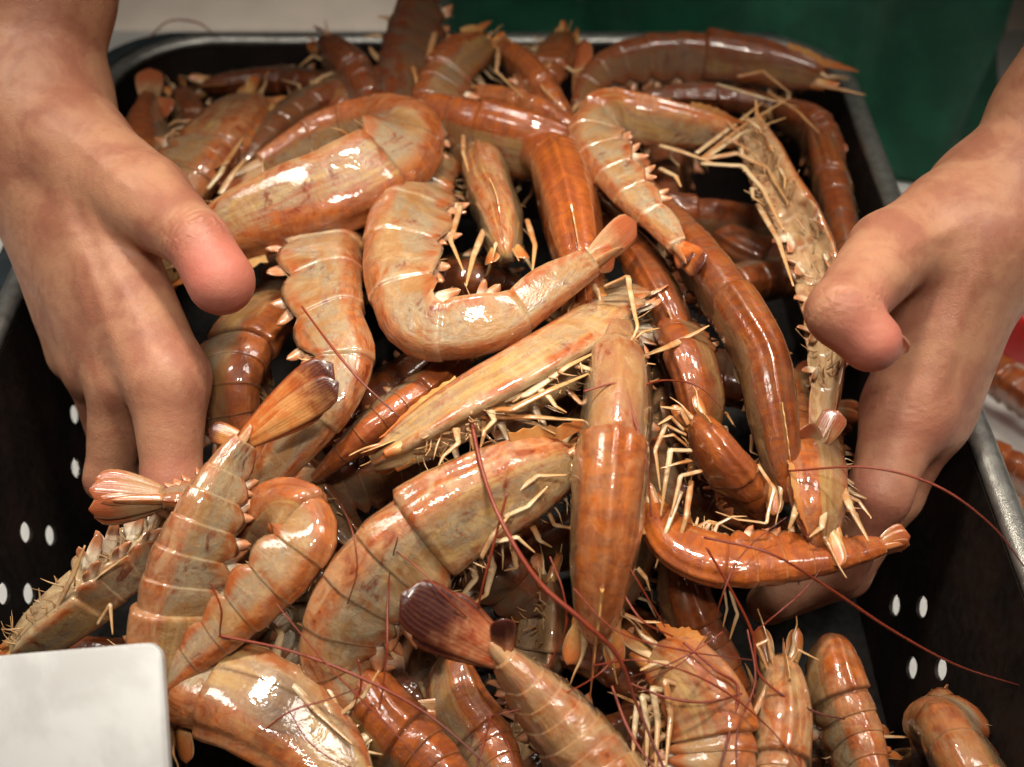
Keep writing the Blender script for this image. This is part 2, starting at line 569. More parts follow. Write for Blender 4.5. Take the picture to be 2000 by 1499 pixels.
def prawn(label, pts, W, ang=90, cf=0.38, pp=(0.4, 0.0, 0.0), legs=5, lside=(-1, 1), swim=5, sside=(-1, 1), fan="plain", flen=0.62, spread=1.0, ros=0.55,
          head=True, dark=False, xlegs=(), ants=(), ufan=None, raw=False, group=PRAWN_GROUP, legang=0.0, fcurl=0.0, wr=0.74, wid=0.34, eyes=False, blotch=None, carorg=0.12, bristle=26):
    """pts: spots of the photograph from head to tail root with a height; W: depth of the carapace in photograph pixels; ang: where the back turns."""
    seed = random.random() * 10
    rnd = random.Random(int(seed * 1e6))
    fn = P if raw else Q
    pw = np.array([fn(*q) for q in pts])
    ang = ang if isinstance(ang, (list, tuple)) else [ang, ang]
    fr = Frame(pw, ang)
    mid = depth(fr.c[100])
    px = mid / FPX
    am = math.radians(sum(ang) / len(ang))
    hh = W * 0.5 * px * 0.88 / math.sqrt(math.cos(am) ** 2 + (0.86 * math.sin(am)) ** 2)
    w = 2 * hh
    org = fr.at(0.5)[0]
    root = empty("prawn", org)
    tag(root, label, "prawn", group)
    V, F, at = build_body(fr, hh, cf, seed, pp, wr, blotch, carorg)
    mesh_obj("body", V, F, M_SHELL, root, org, at)

    def limb(name, path, rad, mat, sides=7, flat=1.0, n=None):
        V, F, t = tube(path, rad, sides, n, flat)
        return mesh_obj(name, V, F, mat, root, org, {"t": t, "e": t * 0})

    if head:
        # rostrum: saw-toothed blade over the eyes
        if ros > 0:
            prof = []
            n = 15
            for i in range(n):
                k = i / (n - 1)
                prof.append(k)
            top, bot = [], []
            for i, k in enumerate(prof):
                u = 0.30 * cf * (1 - k) - k * (ros * w / fr.L)
                p, T, D, B = fr.at(u)
                a = prof_a(max(u, -0.0), cf) * hh if u > 0 else prof_a(0, cf) * hh * (1.0 + 0.10 * k)
                base = p + D * (a * (0.96 if u > 0 else 0.80 + 0.06 * k))
                hgt = 0.085 * w * (1 - k) ** 0.7 + (0.030 * w if i % 2 == 0 else 0.0) * (1 - k * 0.6)
                top.append(base + D * (hgt + 0.06 * w * math.sin(k * math.pi)))
                bot.append(base - D * (0.055 * w * (1 - k) + 0.002 * w))
            p, T, D, B = fr.at(0.0)
            th = 0.030 * w
            V, t = [], []
            for i in range(n):
                k = i / (n - 1)
                for off in (-1, 1):
                    V.append(top[i] + B * off * th * 0.25 * (1 - 0.8 * k))
                for off in (1, -1):
                    V.append(bot[i] + B * off * th * (1 - 0.85 * k))
                t += [k] * 4
            F = [(3, 2, 1, 0)]
            for i in range(n - 1):
                a, b = i * 4, i * 4 + 4
                for j in range(4):
                    F.append((a + j, a + (j + 1) % 4, b + (j + 1) % 4, b + j))
            F.append(tuple((n - 1) * 4 + j for j in range(4)))
            mesh_obj("rostrum", V, F, M_SCALE, root, org, {"t": t, "e": np.zeros(len(V))}, smooth=False)
        p, T, D, B = fr.at(0.02 * cf)
        a0 = prof_a(0.02, cf) * hh
        for sd in (-1, 1):
            if eyes:
                e0 = p + D * a0 * 0.30 + B * sd * a0 * 0.55
                e1 = e0 + (B * sd * 0.75 - T * 0.5 + D * 0.25) * w * 0.10
                V, F, t = tube([e0, (e0 + e1) / 2, e1], [0.035 * w, 0.04 * w, 0.045 * w], 8, 6)
                st = mesh_obj("eye_stalk", V, F, M_SCALE, root, org, {"t": t, "e": t * 0})
                bm = bmesh.new()
                bmesh.ops.create_uvsphere(bm, u_segments=14, v_segments=10, radius=0.050 * w)
                ev = [np.array(x.co) + e1 for x in bm.verts]
                ef = [tuple(x.index for x in f.verts) for f in bm.faces]
                bm.free()
                mesh_obj("eye", ev, ef, M_EYE, st, org)
            d = -T + B * sd * 0.20 + D * 0.05
            V, F, t, e = paddle(p - T * 0.02 * w + B * sd * a0 * 0.42 + D * a0 * 0.05, d, D + B * sd * 0.4, 0.50 * w, 0.22 * w, 0.03 * w, tip=0.6)
            mesh_obj("antennal_scale", V, F, M_SCALE, root, org, {"t": t, "e": e})
            q = p - D * a0 * 0.35 + B * sd * a0 * 0.40
            limb("antenna_base", [q, q - T * 0.14 * w + B * sd * 0.03 * w, q - T * 0.27 * w + B * sd * 0.05 * w], [0.085 * w, 0.075 * w, 0.05 * w], M_SCALE, 9)
            q = p + D * a0 * 0.28 + B * sd * a0 * 0.2
            qq = [q]
            for k in range(5):
                qq.append(qq[-1] + (-T * 0.13 + B * sd * rnd.uniform(0.0, 0.06) + D * rnd.uniform(-0.03, 0.05)) * w)
            limb("antennule", qq, [0.05 * w, 0.045 * w, 0.02 * w, 0.012 * w, 0.008 * w], M_LEG, 6)
        # walking legs folded under the carapace
        for sd in lside:
            for i in range(legs):
                u = cf * (0.18 + 0.155 * i + rnd.uniform(-0.02, 0.02))
                p, T, D, B = fr.at(u)
                a = prof_a(u, cf) * hh
                q0 = p - D * a * 0.72 + B * sd * a * 0.32
                fwd = (-0.75 + 0.36 * i) + rnd.uniform(-0.25, 0.25) + legang
                q1 = q0 + (-D * 0.85 + B * sd * rnd.uniform(0.15, 0.45) + T * fwd * 0.25) * w * 0.26
                q2 = q1 + (-D * rnd.uniform(0.15, 0.5) + B * sd * rnd.uniform(-0.15, 0.35) + T * fwd) * w * rnd.uniform(0.30, 0.42)
                q3 = q2 + (-D * rnd.uniform(-0.1, 0.5) + B * sd * rnd.uniform(-0.3, 0.15) + T * (fwd * 0.8 + 0.3)) * w * rnd.uniform(0.22, 0.36)
                r = 0.040 * w * (0.85 + 0.1 * (2 - abs(i - 2)))
                limb("leg", jointed([q0, q1 + (q2 - q1) * 0.05, q2, q3]), [r * 1.7, r * 1.3, r, r * 0.95, r * 0.8, r * 0.68, r * 0.5, r * 0.2], M_LEG, 7, 0.5)
    for path in xlegs:
        r0 = path[0] * 0.70
        pp3 = [fn(*q) for q in path[1:]]
        limb("leg", jointed(pp3), [r0 * px * 0.9, r0 * px, r0 * px * 0.85, r0 * px * 0.6, r0 * px * 0.28], M_LEG, 8, 0.5)
    for path in ants:
        r0 = path[0]
        pp3 = [fn(*q) for q in path[1:]]
        limb("antenna", pp3, [r0 * px * 0.62, r0 * px * 0.6, r0 * px * 0.75, r0 * px * 0.55, r0 * px * 0.4], M_ANT, 6, 1.0, 14 * len(pp3))
    # fine bristles and mouthparts along the underside
    if bristle:
        AV, AF, AT, off = [], [], [], 0
        for i in range(bristle):
            sd = rnd.choice((-1, 1))
            u = cf * rnd.uniform(0.02, 1.0) if (head and rnd.random() < 0.72) else cf + (1 - cf) * rnd.uniform(0.0, 0.8)
            p, T, D, B = fr.at(u)
            a = prof_a(u, cf) * hh
            q0 = p - D * a * rnd.uniform(0.55, 0.75) + B * sd * a * rnd.uniform(0.05, 0.55)
            ln = w * rnd.uniform(0.12, 0.34)
            d0 = nrm(-D * rnd.uniform(0.2, 1.0) + T * rnd.uniform(-0.9, 0.9) + B * sd * rnd.uniform(-0.2, 0.6))
            d1 = nrm(d0 + T * rnd.uniform(-0.9, 0.9) + B * rnd.uniform(-0.5, 0.5))
            r = w * rnd.uniform(0.006, 0.016)
            V, F, t = tube([q0, q0 + d0 * ln * 0.5, q0 + d0 * ln * 0.55 + d1 * ln * 0.45], [r, r * 0.9, r * 0.25], 5, 6)
            AV.append(V)
            AF += [tuple(k + off for k in f) for f in F]
            AT.append(t)
            off += len(V)
        AT = np.concatenate(AT)
        tag(mesh_obj("bristles", np.vstack(AV), AF, M_LEG, root, org, {"t": AT, "e": AT * 0}), kind="stuff")
    # swimmerets
    for sd in sside:
        for i in range(swim):
            u = cf + (1 - cf) * (0.09 + 0.158 * i)
            p, T, D, B = fr.at(u)
            a = prof_a(u, cf) * hh
            q0 = p - D * a * 0.50 + B * sd * a * 0.42
            d = -D * (0.50 + rnd.uniform(-0.1, 0.2)) + T * (0.80 + rnd.uniform(-0.25, 0.3)) + B * sd * rnd.uniform(0.0, 0.25)
            V, F, t, e = paddle(q0, d, B * sd + T * 0.3, a * rnd.uniform(1.0, 1.3), a * 0.42, a * 0.16, tip=0.42, curl=rnd.uniform(0, 0.15), nl=10, nw=5, root=0.75)
            d2 = d + T * rnd.uniform(-0.75, -0.35) - D * 0.3 + B * sd * rnd.uniform(0.1, 0.4)
            V2, F2, t2, e2 = paddle(q0 + T * a * 0.1, d2, B * sd + T * 0.5, a * rnd.uniform(0.8, 1.1), a * 0.36, a * 0.14, tip=0.4, curl=rnd.uniform(-0.1, 0.15), nl=10, nw=5, root=0.8)
            V, t, e, F = np.vstack([V, V2]), np.concatenate([t, t2]), np.concatenate([e, e2]), F + [tuple(k + len(V) for k in f) for f in F2]
            mesh_obj("swimmeret", V, F, M_SWIM, root, org, {"t": t, "e": e})
    # tail fan
    if fan:
        p, T, D, B = fr.at(1.0)
        a = prof_a(1.0, cf) * hh
        mt = {0: M_TAIL, 1: M_TAILD, 2: M_TAILM}[int(dark)]
        V, F, t, e = paddle(p + D * a * 0.35 - T * 0.02 * w, T + D * (0.05 + fcurl), D, flen * w * 0.72, a * 0.95, 0.07 * w, tip=0.12, root=0.9)
        tel = mesh_obj("tail_fan", V, F, M_TAIL, root, org, {"t": t * 0.55, "e": e * 0})
        if ufan:
            for (tx, ty, tdh, wd) in ufan:
                tp = fn(tx, ty, tdh)
                d = tp - p
                tcm = nrm(CAM - p)
                V, F, t, e = paddle(p - nrm(d) * 0.02 * w, d, tcm + D * 0.25, np.linalg.norm(d), wd * px, 0.03 * w, tip=0.74, curl=0.0, root=0.5, droop=0.05, ridge=1.0, nw=9)
                mesh_obj("uropod", V, F, mt, tel, org, {"t": t, "e": e})
        else:
            for sd in (-1, 1):
                for k, (sp, ln) in enumerate(((0.16, 1.0), (0.36, 0.95))):
                    d = T + B * sd * sp * spread + D * (0.02 - 0.10 * k + fcurl)
                    V, F, t, e = paddle(p + B * sd * a * (0.28 + 0.2 * k) + D * a * (0.1 - 0.25 * k), d, D + B * sd * 0.25, flen * w * ln, wid * w * 0.80, 0.028 * w, tip=0.64, droop=0.08, ridge=0.8, curl=fcurl * 0.5, root=0.5)
                    mesh_obj("uropod", V, F, mt, tel, org, {"t": t, "e": e})
    return root


# ------------------------------------------------------------------ the setting: floor, table, tray
def slab(name, x0, x1, y0, y1, z0, z1, mat, parent=None, bev=0.004):
    bm = bmesh.new()
    bmesh.ops.create_cube(bm, size=1.0)
    for v in bm.verts:
        v.co = Vector(((x0 + x1) / 2 + v.co.x * (x1 - x0), (y0 + y1) / 2 + v.co.y * (y1 - y0), (z0 + z1) / 2 + v.co.z * (z1 - z0)))
    bmesh.ops.bevel(bm, geom=bm.edges[:] + bm.verts[:], offset=bev, segments=3, affect="EDGES", profile=0.5)
    me = bpy.data.meshes.new(name)
    bm.to_mesh(me)
    bm.free()
    me.materials.append(mat)
    o = bpy.data.objects.new(name, me)
    COL.objects.link(o)
    if parent:
        o.parent = parent
    return o


M_FLOOR = mat_simple("floor_tiles", (0.64, 0.56, 0.48), 0.55, 0, (0.56, 0.49, 0.42), 9, 0.1, 0.002)
M_TABLE = mat_simple("white_table", (0.80, 0.79, 0.75), 0.45, 0, (0.74, 0.73, 0.69), 14, 0.06, 0.001)
M_TRAY = mat_simple("dark_tray", (0.0065, 0.0042, 0.0032), 0.62, 0.0, (0.014, 0.007, 0.005), 28, 0.12, 0.001)
M_TRAY.node_tree.nodes["Principled BSDF"].inputs["Specular IOR Level"].default_value = 0.25
M_RIM = mat_simple("galvanised_rim", (0.36, 0.355, 0.33), 0.34, 0.85, (0.27, 0.265, 0.25), 160, 0.25, 0.0010, lo=0.42, hi=0.60)
M_FLANGE = mat_simple("blue_black_flange", (0.010, 0.018, 0.024), 0.5, 0.0, (0.022, 0.030, 0.032), 75, 0.2, 0.001)

fl = mesh_obj("floor", [(-4, -4, -0.85), (4, -4, -0.85), (4, 6, -0.85), (-4, 6, -0.85)], [(0, 1, 2, 3)], M_FLOOR)
tag(fl, kind="structure")
tb = empty("table", (0, 0, -0.03))
tag(tb, "plain white table top under the tray of prawns", "table")
slab("table_top", -0.95, 0.95, -0.75, 0.645, 0.0, 0.03, M_TABLE, tb, 0.005)
for sx in (-0.88, 0.88):
    for sy in (-0.68, 0.57):
        slab("leg", sx - 0.025, sx + 0.025, sy - 0.025, sy + 0.025, -0.82, -0.0005, M_RIM, tb, 0.004)

# tray: rounded box with leaning perforated walls and a rolled rim
TX0, TX1, TY0, TY1 = -0.277, 0.229, -0.46, 0.348


def rrect(off, z, r, n=10):
    x0, x1, y0, y1 = TX0 - off, TX1 + off, TY0 - off, TY1 + off
    r = max(0.004, r + off)
    out = []
    for cx, cy, a0 in ((x1 - r, y0 + r, -90), (x1 - r, y1 - r, 0), (x0 + r, y1 - r, 90), (x0 + r, y0 + r, 180)):
        for k in range(n + 1):
            a = math.radians(a0 + 90 * k / n)
            out.append((cx + r * math.cos(a), cy + r * math.sin(a), z))
    return out


def sweep(profile, closed=True, r=0.062, n=10):
    V, F = [], []
    m = None
    for off, z in profile:
        L = rrect(off, z, r, n)
        m = len(L)
        V += L
    k = len(profile)
    for i in range(k if closed else k - 1):
        a, b = i * m, ((i + 1) % k) * m
        for j in range(m):
            q = (j + 1) % m
            F.append((a + j, a + q, b + q, b + j))
    return V, F


tray = empty("tray", ((TX0 + TX1) / 2, (TY0 + TY1) / 2, 0.0))
tag(tray, "dark perforated tray with pale metal rim holding the heap of prawns", "tray")
torg = np.array(tray.location)
lean = 0.028
V, F = sweep([(-lean, 0.006), (0.0, RZ - 0.002), (0.0018, RZ - 0.002), (-lean + 0.0018, 0.006)])
wall = mesh_obj("wall", V, F, M_TRAY, tray, torg, smooth=False)


def wall_hit(px, py, side):
    """Where the leaning side wall meets the line of sight of one hole."""
    d = FWD + RGT * ((px - 1000.0) / FPX) - UPV * ((py - 749.5) / FPX)
    lo, hi = 0.2, 1.4
    for _ in range(50):
        m = (lo + hi) / 2
        p = CAM + d * m
        k = lean * (1 - (p[2] - 0.006) / (RZ - 0.008))
        inside = p[0] > TX0 + k if side < 0 else p[0] < TX1 - k
        lo, hi = (m, hi) if inside else (lo, m)
    return CAM + d * lo


bmc = bmesh.new()
for side, spots in ((-1, [(148, 810), (150, 915), (52, 1040), (100, 1046), (8, 1160), (58, 1160), (195, 822), (205, 930), (0, 1290)]),
                    (1, [(1747, 1183), (1800, 1186), (1780, 1305), (1837, 1307), (1700, 1068), (1815, 1425)])):
    for (x, y) in spots:
        c = wall_hit(x, y, side)
        ret = bmesh.ops.create_cone(bmc, cap_ends=True, segments=20, radius1=0.0058, radius2=0.0058, depth=0.03)
        for v in ret["verts"]:
            v.co = Vector((c[0] + v.co.z, c[1] + v.co.y, c[2] + v.co.x)) - Vector(torg)
mc = bpy.data.meshes.new("cutter")
bmesh.ops.recalc_face_normals(bmc, faces=bmc.faces[:])
bmc.to_mesh(mc)
bmc.free()
cut = bpy.data.objects.new("cutter", mc)
COL.objects.link(cut)
cut.parent = tray
bmw = bmesh.new()
bmw.from_mesh(wall.data)
bmesh.ops.recalc_face_normals(bmw, faces=bmw.faces[:])
bmw.to_mesh(wall.data)
bmw.free()
mod = wall.modifiers.new("holes", "BOOLEAN")
mod.operation, mod.object, mod.solver = "DIFFERENCE", cut, "EXACT"
bpy.context.view_layer.update()
newm = bpy.data.meshes.new_from_object(wall.evaluated_get(bpy.context.evaluated_depsgraph_get()))
wall.modifiers.clear()
wall.data = newm
bpy.data.objects.remove(cut)

V, F = sweep([(-lean - 0.0, 0.0015), (-lean + 0.002, 0.0015), (-lean + 0.002, 0.0056), (-lean, 0.0056)])
L = rrect(-lean + 0.0014, 0.0105, 0.062)
mesh_obj("base", L, [tuple(range(len(L)))], mat_simple("tray_base", (0.006, 0.0045, 0.004), 0.8, 0, (0.010, 0.007, 0.006), 30), tray, torg, smooth=False)
rim = [(0.0066 - 0.0068 * math.cos(a), RZ + 0.0045 * math.sin(a) + 0.001) for a in np.linspace(0.0, 2 * math.pi, 15)[:-1]]
V, F = sweep(rim)
mesh_obj("rim", V, F, M_RIM, tray, torg)
V, F = sweep([(0.0138, RZ - 0.004), (0.030, RZ - 0.006), (0.031, RZ - 0.022), (0.029, RZ - 0.022), (0.028, RZ - 0.009), (0.0138, RZ - 0.0065)], r=0.03)
# the dark outer flange runs along the back and the left side only
keep = []
for f in F:
    c = np.mean([V[i] for i in f], axis=0)
    if c[0] < TX0 + 0.05 or c[1] > TY1 - 0.02:
        if c[0] < TX1 - 0.05:
            keep.append(f)
mesh_obj("flange", V, keep, M_FLANGE, tray, torg, smooth=False)

# ------------------------------------------------------------------ person: two bare forearms with hands, green apron
def sdf_mesh(prims, vox, extra=None):
    """Surface of smoothly joined tapered limbs: prims = (a, b, ra, rb, k)."""
    pts = np.array([q for pr in prims for q in (pr[0], pr[1])])
    rr = max(max(pr[2], pr[3]) for pr in prims)
    lo, hi = pts.min(0) - rr - 3 * vox, pts.max(0) + rr + 3 * vox
    n = np.ceil((hi - lo) / vox).astype(int) + 1
    ax = [lo[i] + vox * np.arange(n[i], dtype=np.float32) for i in range(3)]

    def field(X):
        d = None
        for a, b, ra, rb, k in prims:
            a, b = np.asarray(a, np.float32), np.asarray(b, np.float32)
            ab = b - a
            pa = X - a
            h = np.clip((pa @ ab) / float(ab @ ab), 0, 1)
            e = np.sqrt(np.sum((pa - h[..., None] * ab) ** 2, -1)) - (ra + (rb - ra) * h)
            if d is None:
                d = e
            else:
                m = np.clip(0.5 + 0.5 * (e - d) / k, 0, 1)
                d = e * (1 - m) + d * m - k * m * (1 - m)
        return d

    G = np.empty(n, np.float32)
    YZ = np.stack(np.meshgrid(ax[1], ax[2], indexing="ij"), -1)
    for i in range(n[0]):
        X = np.concatenate([np.full(YZ.shape[:2] + (1,), ax[0][i], np.float32), YZ], -1)
        G[i] = field(X)
    ins = G < 0
    # surface nets
    cnt = np.zeros(np.array(G.shape) - 1, np.int32)
    acc = np.zeros(tuple(np.array(G.shape) - 1) + (3,), np.float32)
    cor = [(a, b, c) for a in (0, 1) for b in (0, 1) for c in (0, 1)]
    sl = lambda o: tuple(slice(o[k], G.shape[k] - 1 + o[k]) for k in range(3))
    for o1 in cor:
        for axk in range(3):
            if o1[axk]:
                continue
            o2 = list(o1)
            o2[axk] = 1
            g1, g2 = G[sl(o1)], G[sl(o2)]
            cr = (g1 < 0) != (g2 < 0)
            f = np.where(cr, g1 / np.where(cr, g1 - g2, 1), 0)
            cnt += cr
            for k in range(3):
                acc[..., k] += np.where(cr, o1[k] + (f if k == axk else 0), 0)
    act = cnt > 0
    idx = -np.ones(act.shape, np.int64)
    idx[act] = np.arange(act.sum())
    ijk = np.argwhere(act)
    V = lo + vox * (ijk + acc[act] / cnt[act][:, None])
    F = []
    for axk in range(3):
        o, q = [(1, 2), (2, 0), (0, 1)][axk]
        s1 = [slice(1, -1)] * 3
        s1[axk] = slice(0, -1)
        s2 = list(s1)
        s2[axk] = slice(1, None)
        a, b = ins[tuple(s1)], ins[tuple(s2)]
        e = np.argwhere(a != b)
        fl_ = a[tuple(e.T)]
        e = e + 1
        e[:, axk] -= 1
        do = np.zeros(3, int)
        do[o] = 1
        dq = np.zeros(3, int)
        dq[q] = 1
        c = [idx[tuple((e - x).T)] for x in (0 * do, do, do + dq, dq)]
        qd = np.stack(c, 1)
        qd[~fl_] = qd[~fl_][:, ::-1]
        F.append(qd)
    F = np.vstack(F)
    # settle the vertices on the surface
    for _ in range(2):
        g = field(V.astype(np.float32))
        ep = vox * 0.5
        gr = np.stack([(field((V + np.eye(3)[k] * ep).astype(np.float32)) - g) / ep for k in range(3)], -1)
        V = V - g[:, None] * gr / (np.sum(gr * gr, -1, keepdims=True) + 1e-6)
    return V, F.tolist()


def J(px, py, h, r):
    p = P(px, py, h)
    return p, r * depth(p) / FPX


def arm(joints, chains, tip, ip, mcp, parent, knuck, nails, lab, kcr=0.0):
    prims = []
    for names, k in chains:
        for a, b in zip(names, names[1:]):
            (pa, ra), (pb, rb) = joints[a], joints[b]
            prims.append((pa, pb, ra, rb, k))
    V, F = sdf_mesh(prims, 0.0026)
    V = V + 0.0007 * vnoise(V * 42)[:, None] * nrm(V - V.mean(0))
    tocam = nrm(CAM - V)
    for (ja, jb, hgt) in (("wrist", "m2", 0.0013), ("wrist", "m3", 0.0013), ("wrist", "m4", 0.0011), ("wrist", "t1", 0.0012)):
        pa, pb = joints[ja][0], joints[jb][0]
        ab = pb - pa
        va = V - pa
        va = va - tocam * np.sum(va * tocam, 1, keepdims=True)
        abp = ab - tocam * (tocam @ ab)[:, None]
        k = np.clip(np.sum(va * abp, 1) / np.sum(abp * abp, 1), 0, 1)
        dd = np.linalg.norm(va - abp * k[:, None], axis=1)
        V = V + tocam * (hgt * np.exp(-(dd / 0.0035) ** 2) * sstep(0.15, 0.45, k) * sstep(1.0, 0.85, k))[:, None]
    tp, tr = joints[tip]
    jp, jr = joints[ip]
    mp, mr = joints[mcp]
    axd = nrm(tp - jp)
    dt = np.linalg.norm(V - (tp + axd * tr * 0.1), axis=1)
    red = 0.95 * sstep(tr * 2.5, tr * 0.6, dt)
    for (kp, kr, amt) in knuck:
        red = np.maximum(red, amt * sstep(kr * 1.9, kr * 0.5, np.linalg.norm(V - kp, axis=1)))
    d2 = nrm(jp - mp)
    s = (V - jp) @ nrm(axd + d2)
    wob = vnoise(V * 90)
    crease = 0.7 * np.exp(-((s / (jr * 0.55)) ** 2)) * (0.5 + 0.5 * np.sin(s * 2 * math.pi / 0.0036 + wob * 1.6)) * sstep(jr * 2.0, jr * 1.2, np.linalg.norm(V - jp, axis=1))
    for (kp, kr, amt) in knuck:
        ss = (V - kp) @ nrm(UPV + 0.25 * RGT)
        crease = np.maximum(crease, kcr * np.exp(-((ss / (kr * 0.5)) ** 2)) * (0.5 + 0.5 * np.sin(ss * 2 * math.pi / 0.0032 + wob * 2.5)) * sstep(kr * 1.6, kr * 0.8, np.linalg.norm(V - kp, axis=1)))
    org = np.array(parent.location)
    o = mesh_obj("arm", V, F, M_SKIN, parent, org, {"red": red, "crease": crease})
    o["label"] = lab
    for (base, d, nv, ln, wd) in nails:
        Vn, Fn, t, e = paddle(base, d, nv, ln, wd, 0.0011, tip=0.7, root=0.8, ridge=0.0)
        mesh_obj("thumbnail", Vn, Fn, M_NAIL, o, org)
    return o


person = empty("person", (0.17, 0.62, -0.85))
tag(person, "person in a green apron scooping up prawns with both bare hands", "person")

JL = {
    "elbow": J(110, -420, 0.21, 160), "fore": J(82, -20, 0.142, 134), "wrist": J(72, 212, 0.098, 114),
    "m2a": J(120, 290, 0.088, 92), "m2": J(328, 740, 0.040, 78), "i1": J(336, 945, 0.006, 54), "i2": J(430, 1040, -0.022, 44), "i3": J(510, 1070, -0.032, 38),
    "m3a": J(95, 300, 0.084, 92), "m3": J(245, 745, 0.024, 70), "d1": J(212, 935, -0.022, 43), "d2": J(315, 1020, -0.048, 40), "d3": J(400, 1050, -0.056, 36),
    "m4a": J(70, 300, 0.080, 92), "m4": J(196, 715, 0.014, 68), "r1": J(222, 880, -0.050, 40), "r2": J(310, 960, -0.068, 36),
    "m5a": J(48, 300, 0.074, 88), "m5": J(158, 690, 0.006, 58), "p1": J(222, 840, -0.058, 34), "p2": J(300, 900, -0.07, 30),
    "t0": J(150, 285, 0.098, 92), "t1": J(285, 392, 0.092, 88), "t2": J(388, 474, 0.096, 61), "t3": J(432, 550, 0.088, 67),
}
CH = [(("elbow", "fore", "wrist"), 0.01), (("wrist", "m2a", "m2"), 0.018), (("wrist", "m3a", "m3"), 0.018), (("wrist", "m4a", "m4"), 0.018), (("wrist", "m5a", "m5"), 0.018),
      (("m2", "i1", "i2", "i3"), 0.007), (("m3", "d1", "d2", "d3"), 0.006), (("m4", "r1", "r2"), 0.006), (("m5", "p1", "p2"), 0.006),
      (("wrist", "t0", "t1"), 0.012), (("t1", "t2", "t3"), 0.004)]
tl = JL["t3"]
dl = nrm(JL["t3"][0] - JL["t2"][0])
nl_ = nrm(-RGT * 0.8 - UPV * 0.35 + FWD * 0.75)
arm(JL, CH, "t3", "t2", "t1", person, [(JL["i1"][0], JL["i1"][1], 0.5), (JL["m2"][0], JL["m2"][1], 0.12)],
    [(tl[0] - dl * tl[1] * 0.5 + nl_ * tl[1] * 0.93, dl + nl_ * -0.1, nl_, tl[1] * 1.5, tl[1] * 1.15)], "bare arm whose thumb presses on the prawns beside the empty side of the tray")

JR = {
    "elbow": J(2300, -150, 0.20, 150), "fore": J(2066, 226, 0.118, 120), "wrist": J(1950, 410, 0.086, 110),
    "m2a": J(1880, 480, 0.088, 88), "m2": J(1772, 800, 0.030, 84), "i1": J(1716, 965, 0.008, 58), "i2": J(1640, 1105, -0.032, 48), "i3": J(1525, 1165, -0.045, 43),
    "m3a": J(1905, 480, 0.084, 88), "m3": J(1804, 815, 0.018, 78), "d1": J(1745, 965, -0.016, 54), "d2": J(1650, 1120, -0.056, 46), "d3": J(1500, 1180, -0.062, 42),
    "m4a": J(1925, 480, 0.080, 86), "m4": J(1828, 790, 0.014, 70), "r1": J(1740, 950, -0.05, 46), "r2": J(1620, 1090, -0.075, 40),
    "m5a": J(1940, 480, 0.074, 82), "m5": J(1862, 730, 0.004, 64), "p1": J(1770, 900, -0.05, 42), "p2": J(1660, 1020, -0.075, 36),
    "t0": J(1856, 432, 0.092, 88), "t1": J(1738, 495, 0.096, 84), "t2": J(1642, 610, 0.106, 66), "t3": J(1700, 668, 0.098, 60),
}
tl = JR["t3"]
dl = nrm(JR["t3"][0] - JR["t2"][0])
nr_ = nrm(RGT * 0.85 + UPV * 0.25 + FWD * 0.5)
arm(JR, CH, "t3", "t2", "t1", person, [(JR["i1"][0], JR["i1"][1], 0.4), (JR["m2"][0], JR["m2"][1], 0.3)],
    [(tl[0] - dl * tl[1] * 0.7 + nr_ * tl[1] * 0.93, dl, nr_, tl[1] * 1.5, tl[1] * 1.15)], "bare arm in front of the apron, thumb bent over the prawns", 0.25)

M_APRON = mat_simple("green_apron", (0.004, 0.070, 0.036), 0.55, 0.0, (0.008, 0.105, 0.055), 22, 0.15, 0.002)
V, F, nu, nv = [], [], 90, 40
for j in range(nv):
    z = 0.003 + 0.62 * (j / (nv - 1)) ** 1.3
    for i in range(nu):
        u = math.radians(-118 + 236 * i / (nu - 1))
        r = 1.0
        fold = 0.013 * math.sin(u * 6 + 9 * z + 1.0) + 0.009 * math.sin(u * 11 - 14 * z)
        fold += 0.014 * mnoise.noise(Vector((u * 3.0, z * 9, 0.3)))
        flare = 0.03 * math.exp(-z / 0.05)
        hw, dp = 0.254 + fold + flare * 0.3, 0.20 + fold + flare
        ax_ = 0.178 + hw * math.sin(u)
        V.append((ax_, 0.60 - dp * math.cos(u) + 0.10 * z + (0.03 * max(0, -math.sin(u))) - 0.042 * float(sstep(0.22, 0.36, ax_)), z))
for j in range(nv - 1):
    for i in range(nu - 1):
        a = j * nu + i
        F.append((a, a + 1, a + nu + 1, a + nu))
ap = mesh_obj("apron", V, F, M_APRON, person, np.array(person.location))
ap["label"] = "dark green rubbery apron hanging in folds behind the tray"
md = ap.modifiers.new("thickness", "SOLIDIFY")
md.thickness = 0.002

# ------------------------------------------------------------------ white card in the near corner
M_CARD = mat_simple("white_plastic", (0.56, 0.56, 0.555), 0.42, 0.0, (0.46, 0.455, 0.45), 26, 0.03, 0.0006, coat=0.1, sss=0.05)
c0 = P(322, 1252, 0.035)
ux = nrm(-RGT * 0.985 - UPV * 0.105 + FWD * 0.10)
uy = nrm(-UPV * 0.97 + RGT * 0.06 + FWD * -0.10)
uy = nrm(uy - ux * (uy @ ux))
un = nrm(np.cross(ux, uy))
if un @ FWD > 0:
    un = -un
pxm = depth(c0) / FPX
cw, chh, cr = 0.13, 0.235, 34 * pxm
out = []
for cx, cy, a0 in ((cr, cr, 180), (cw - cr, cr, 270), (cw - cr, chh - cr, 0), (cr, chh - cr, 90)):
    for k in range(9):
        a = math.radians(a0 + 90 * k / 8)
        out.append((cx + cr * math.cos(a), cy + cr * math.sin(a)))
V, F = [], []
lay = [(-0.0006, 0.0), (-0.0001, 0.0004), (0.0, 0.0010), (0.0, 0.0030), (-0.0001, 0.0036), (-0.0006, 0.0040)]
cc = np.array([cw / 2, chh / 2])
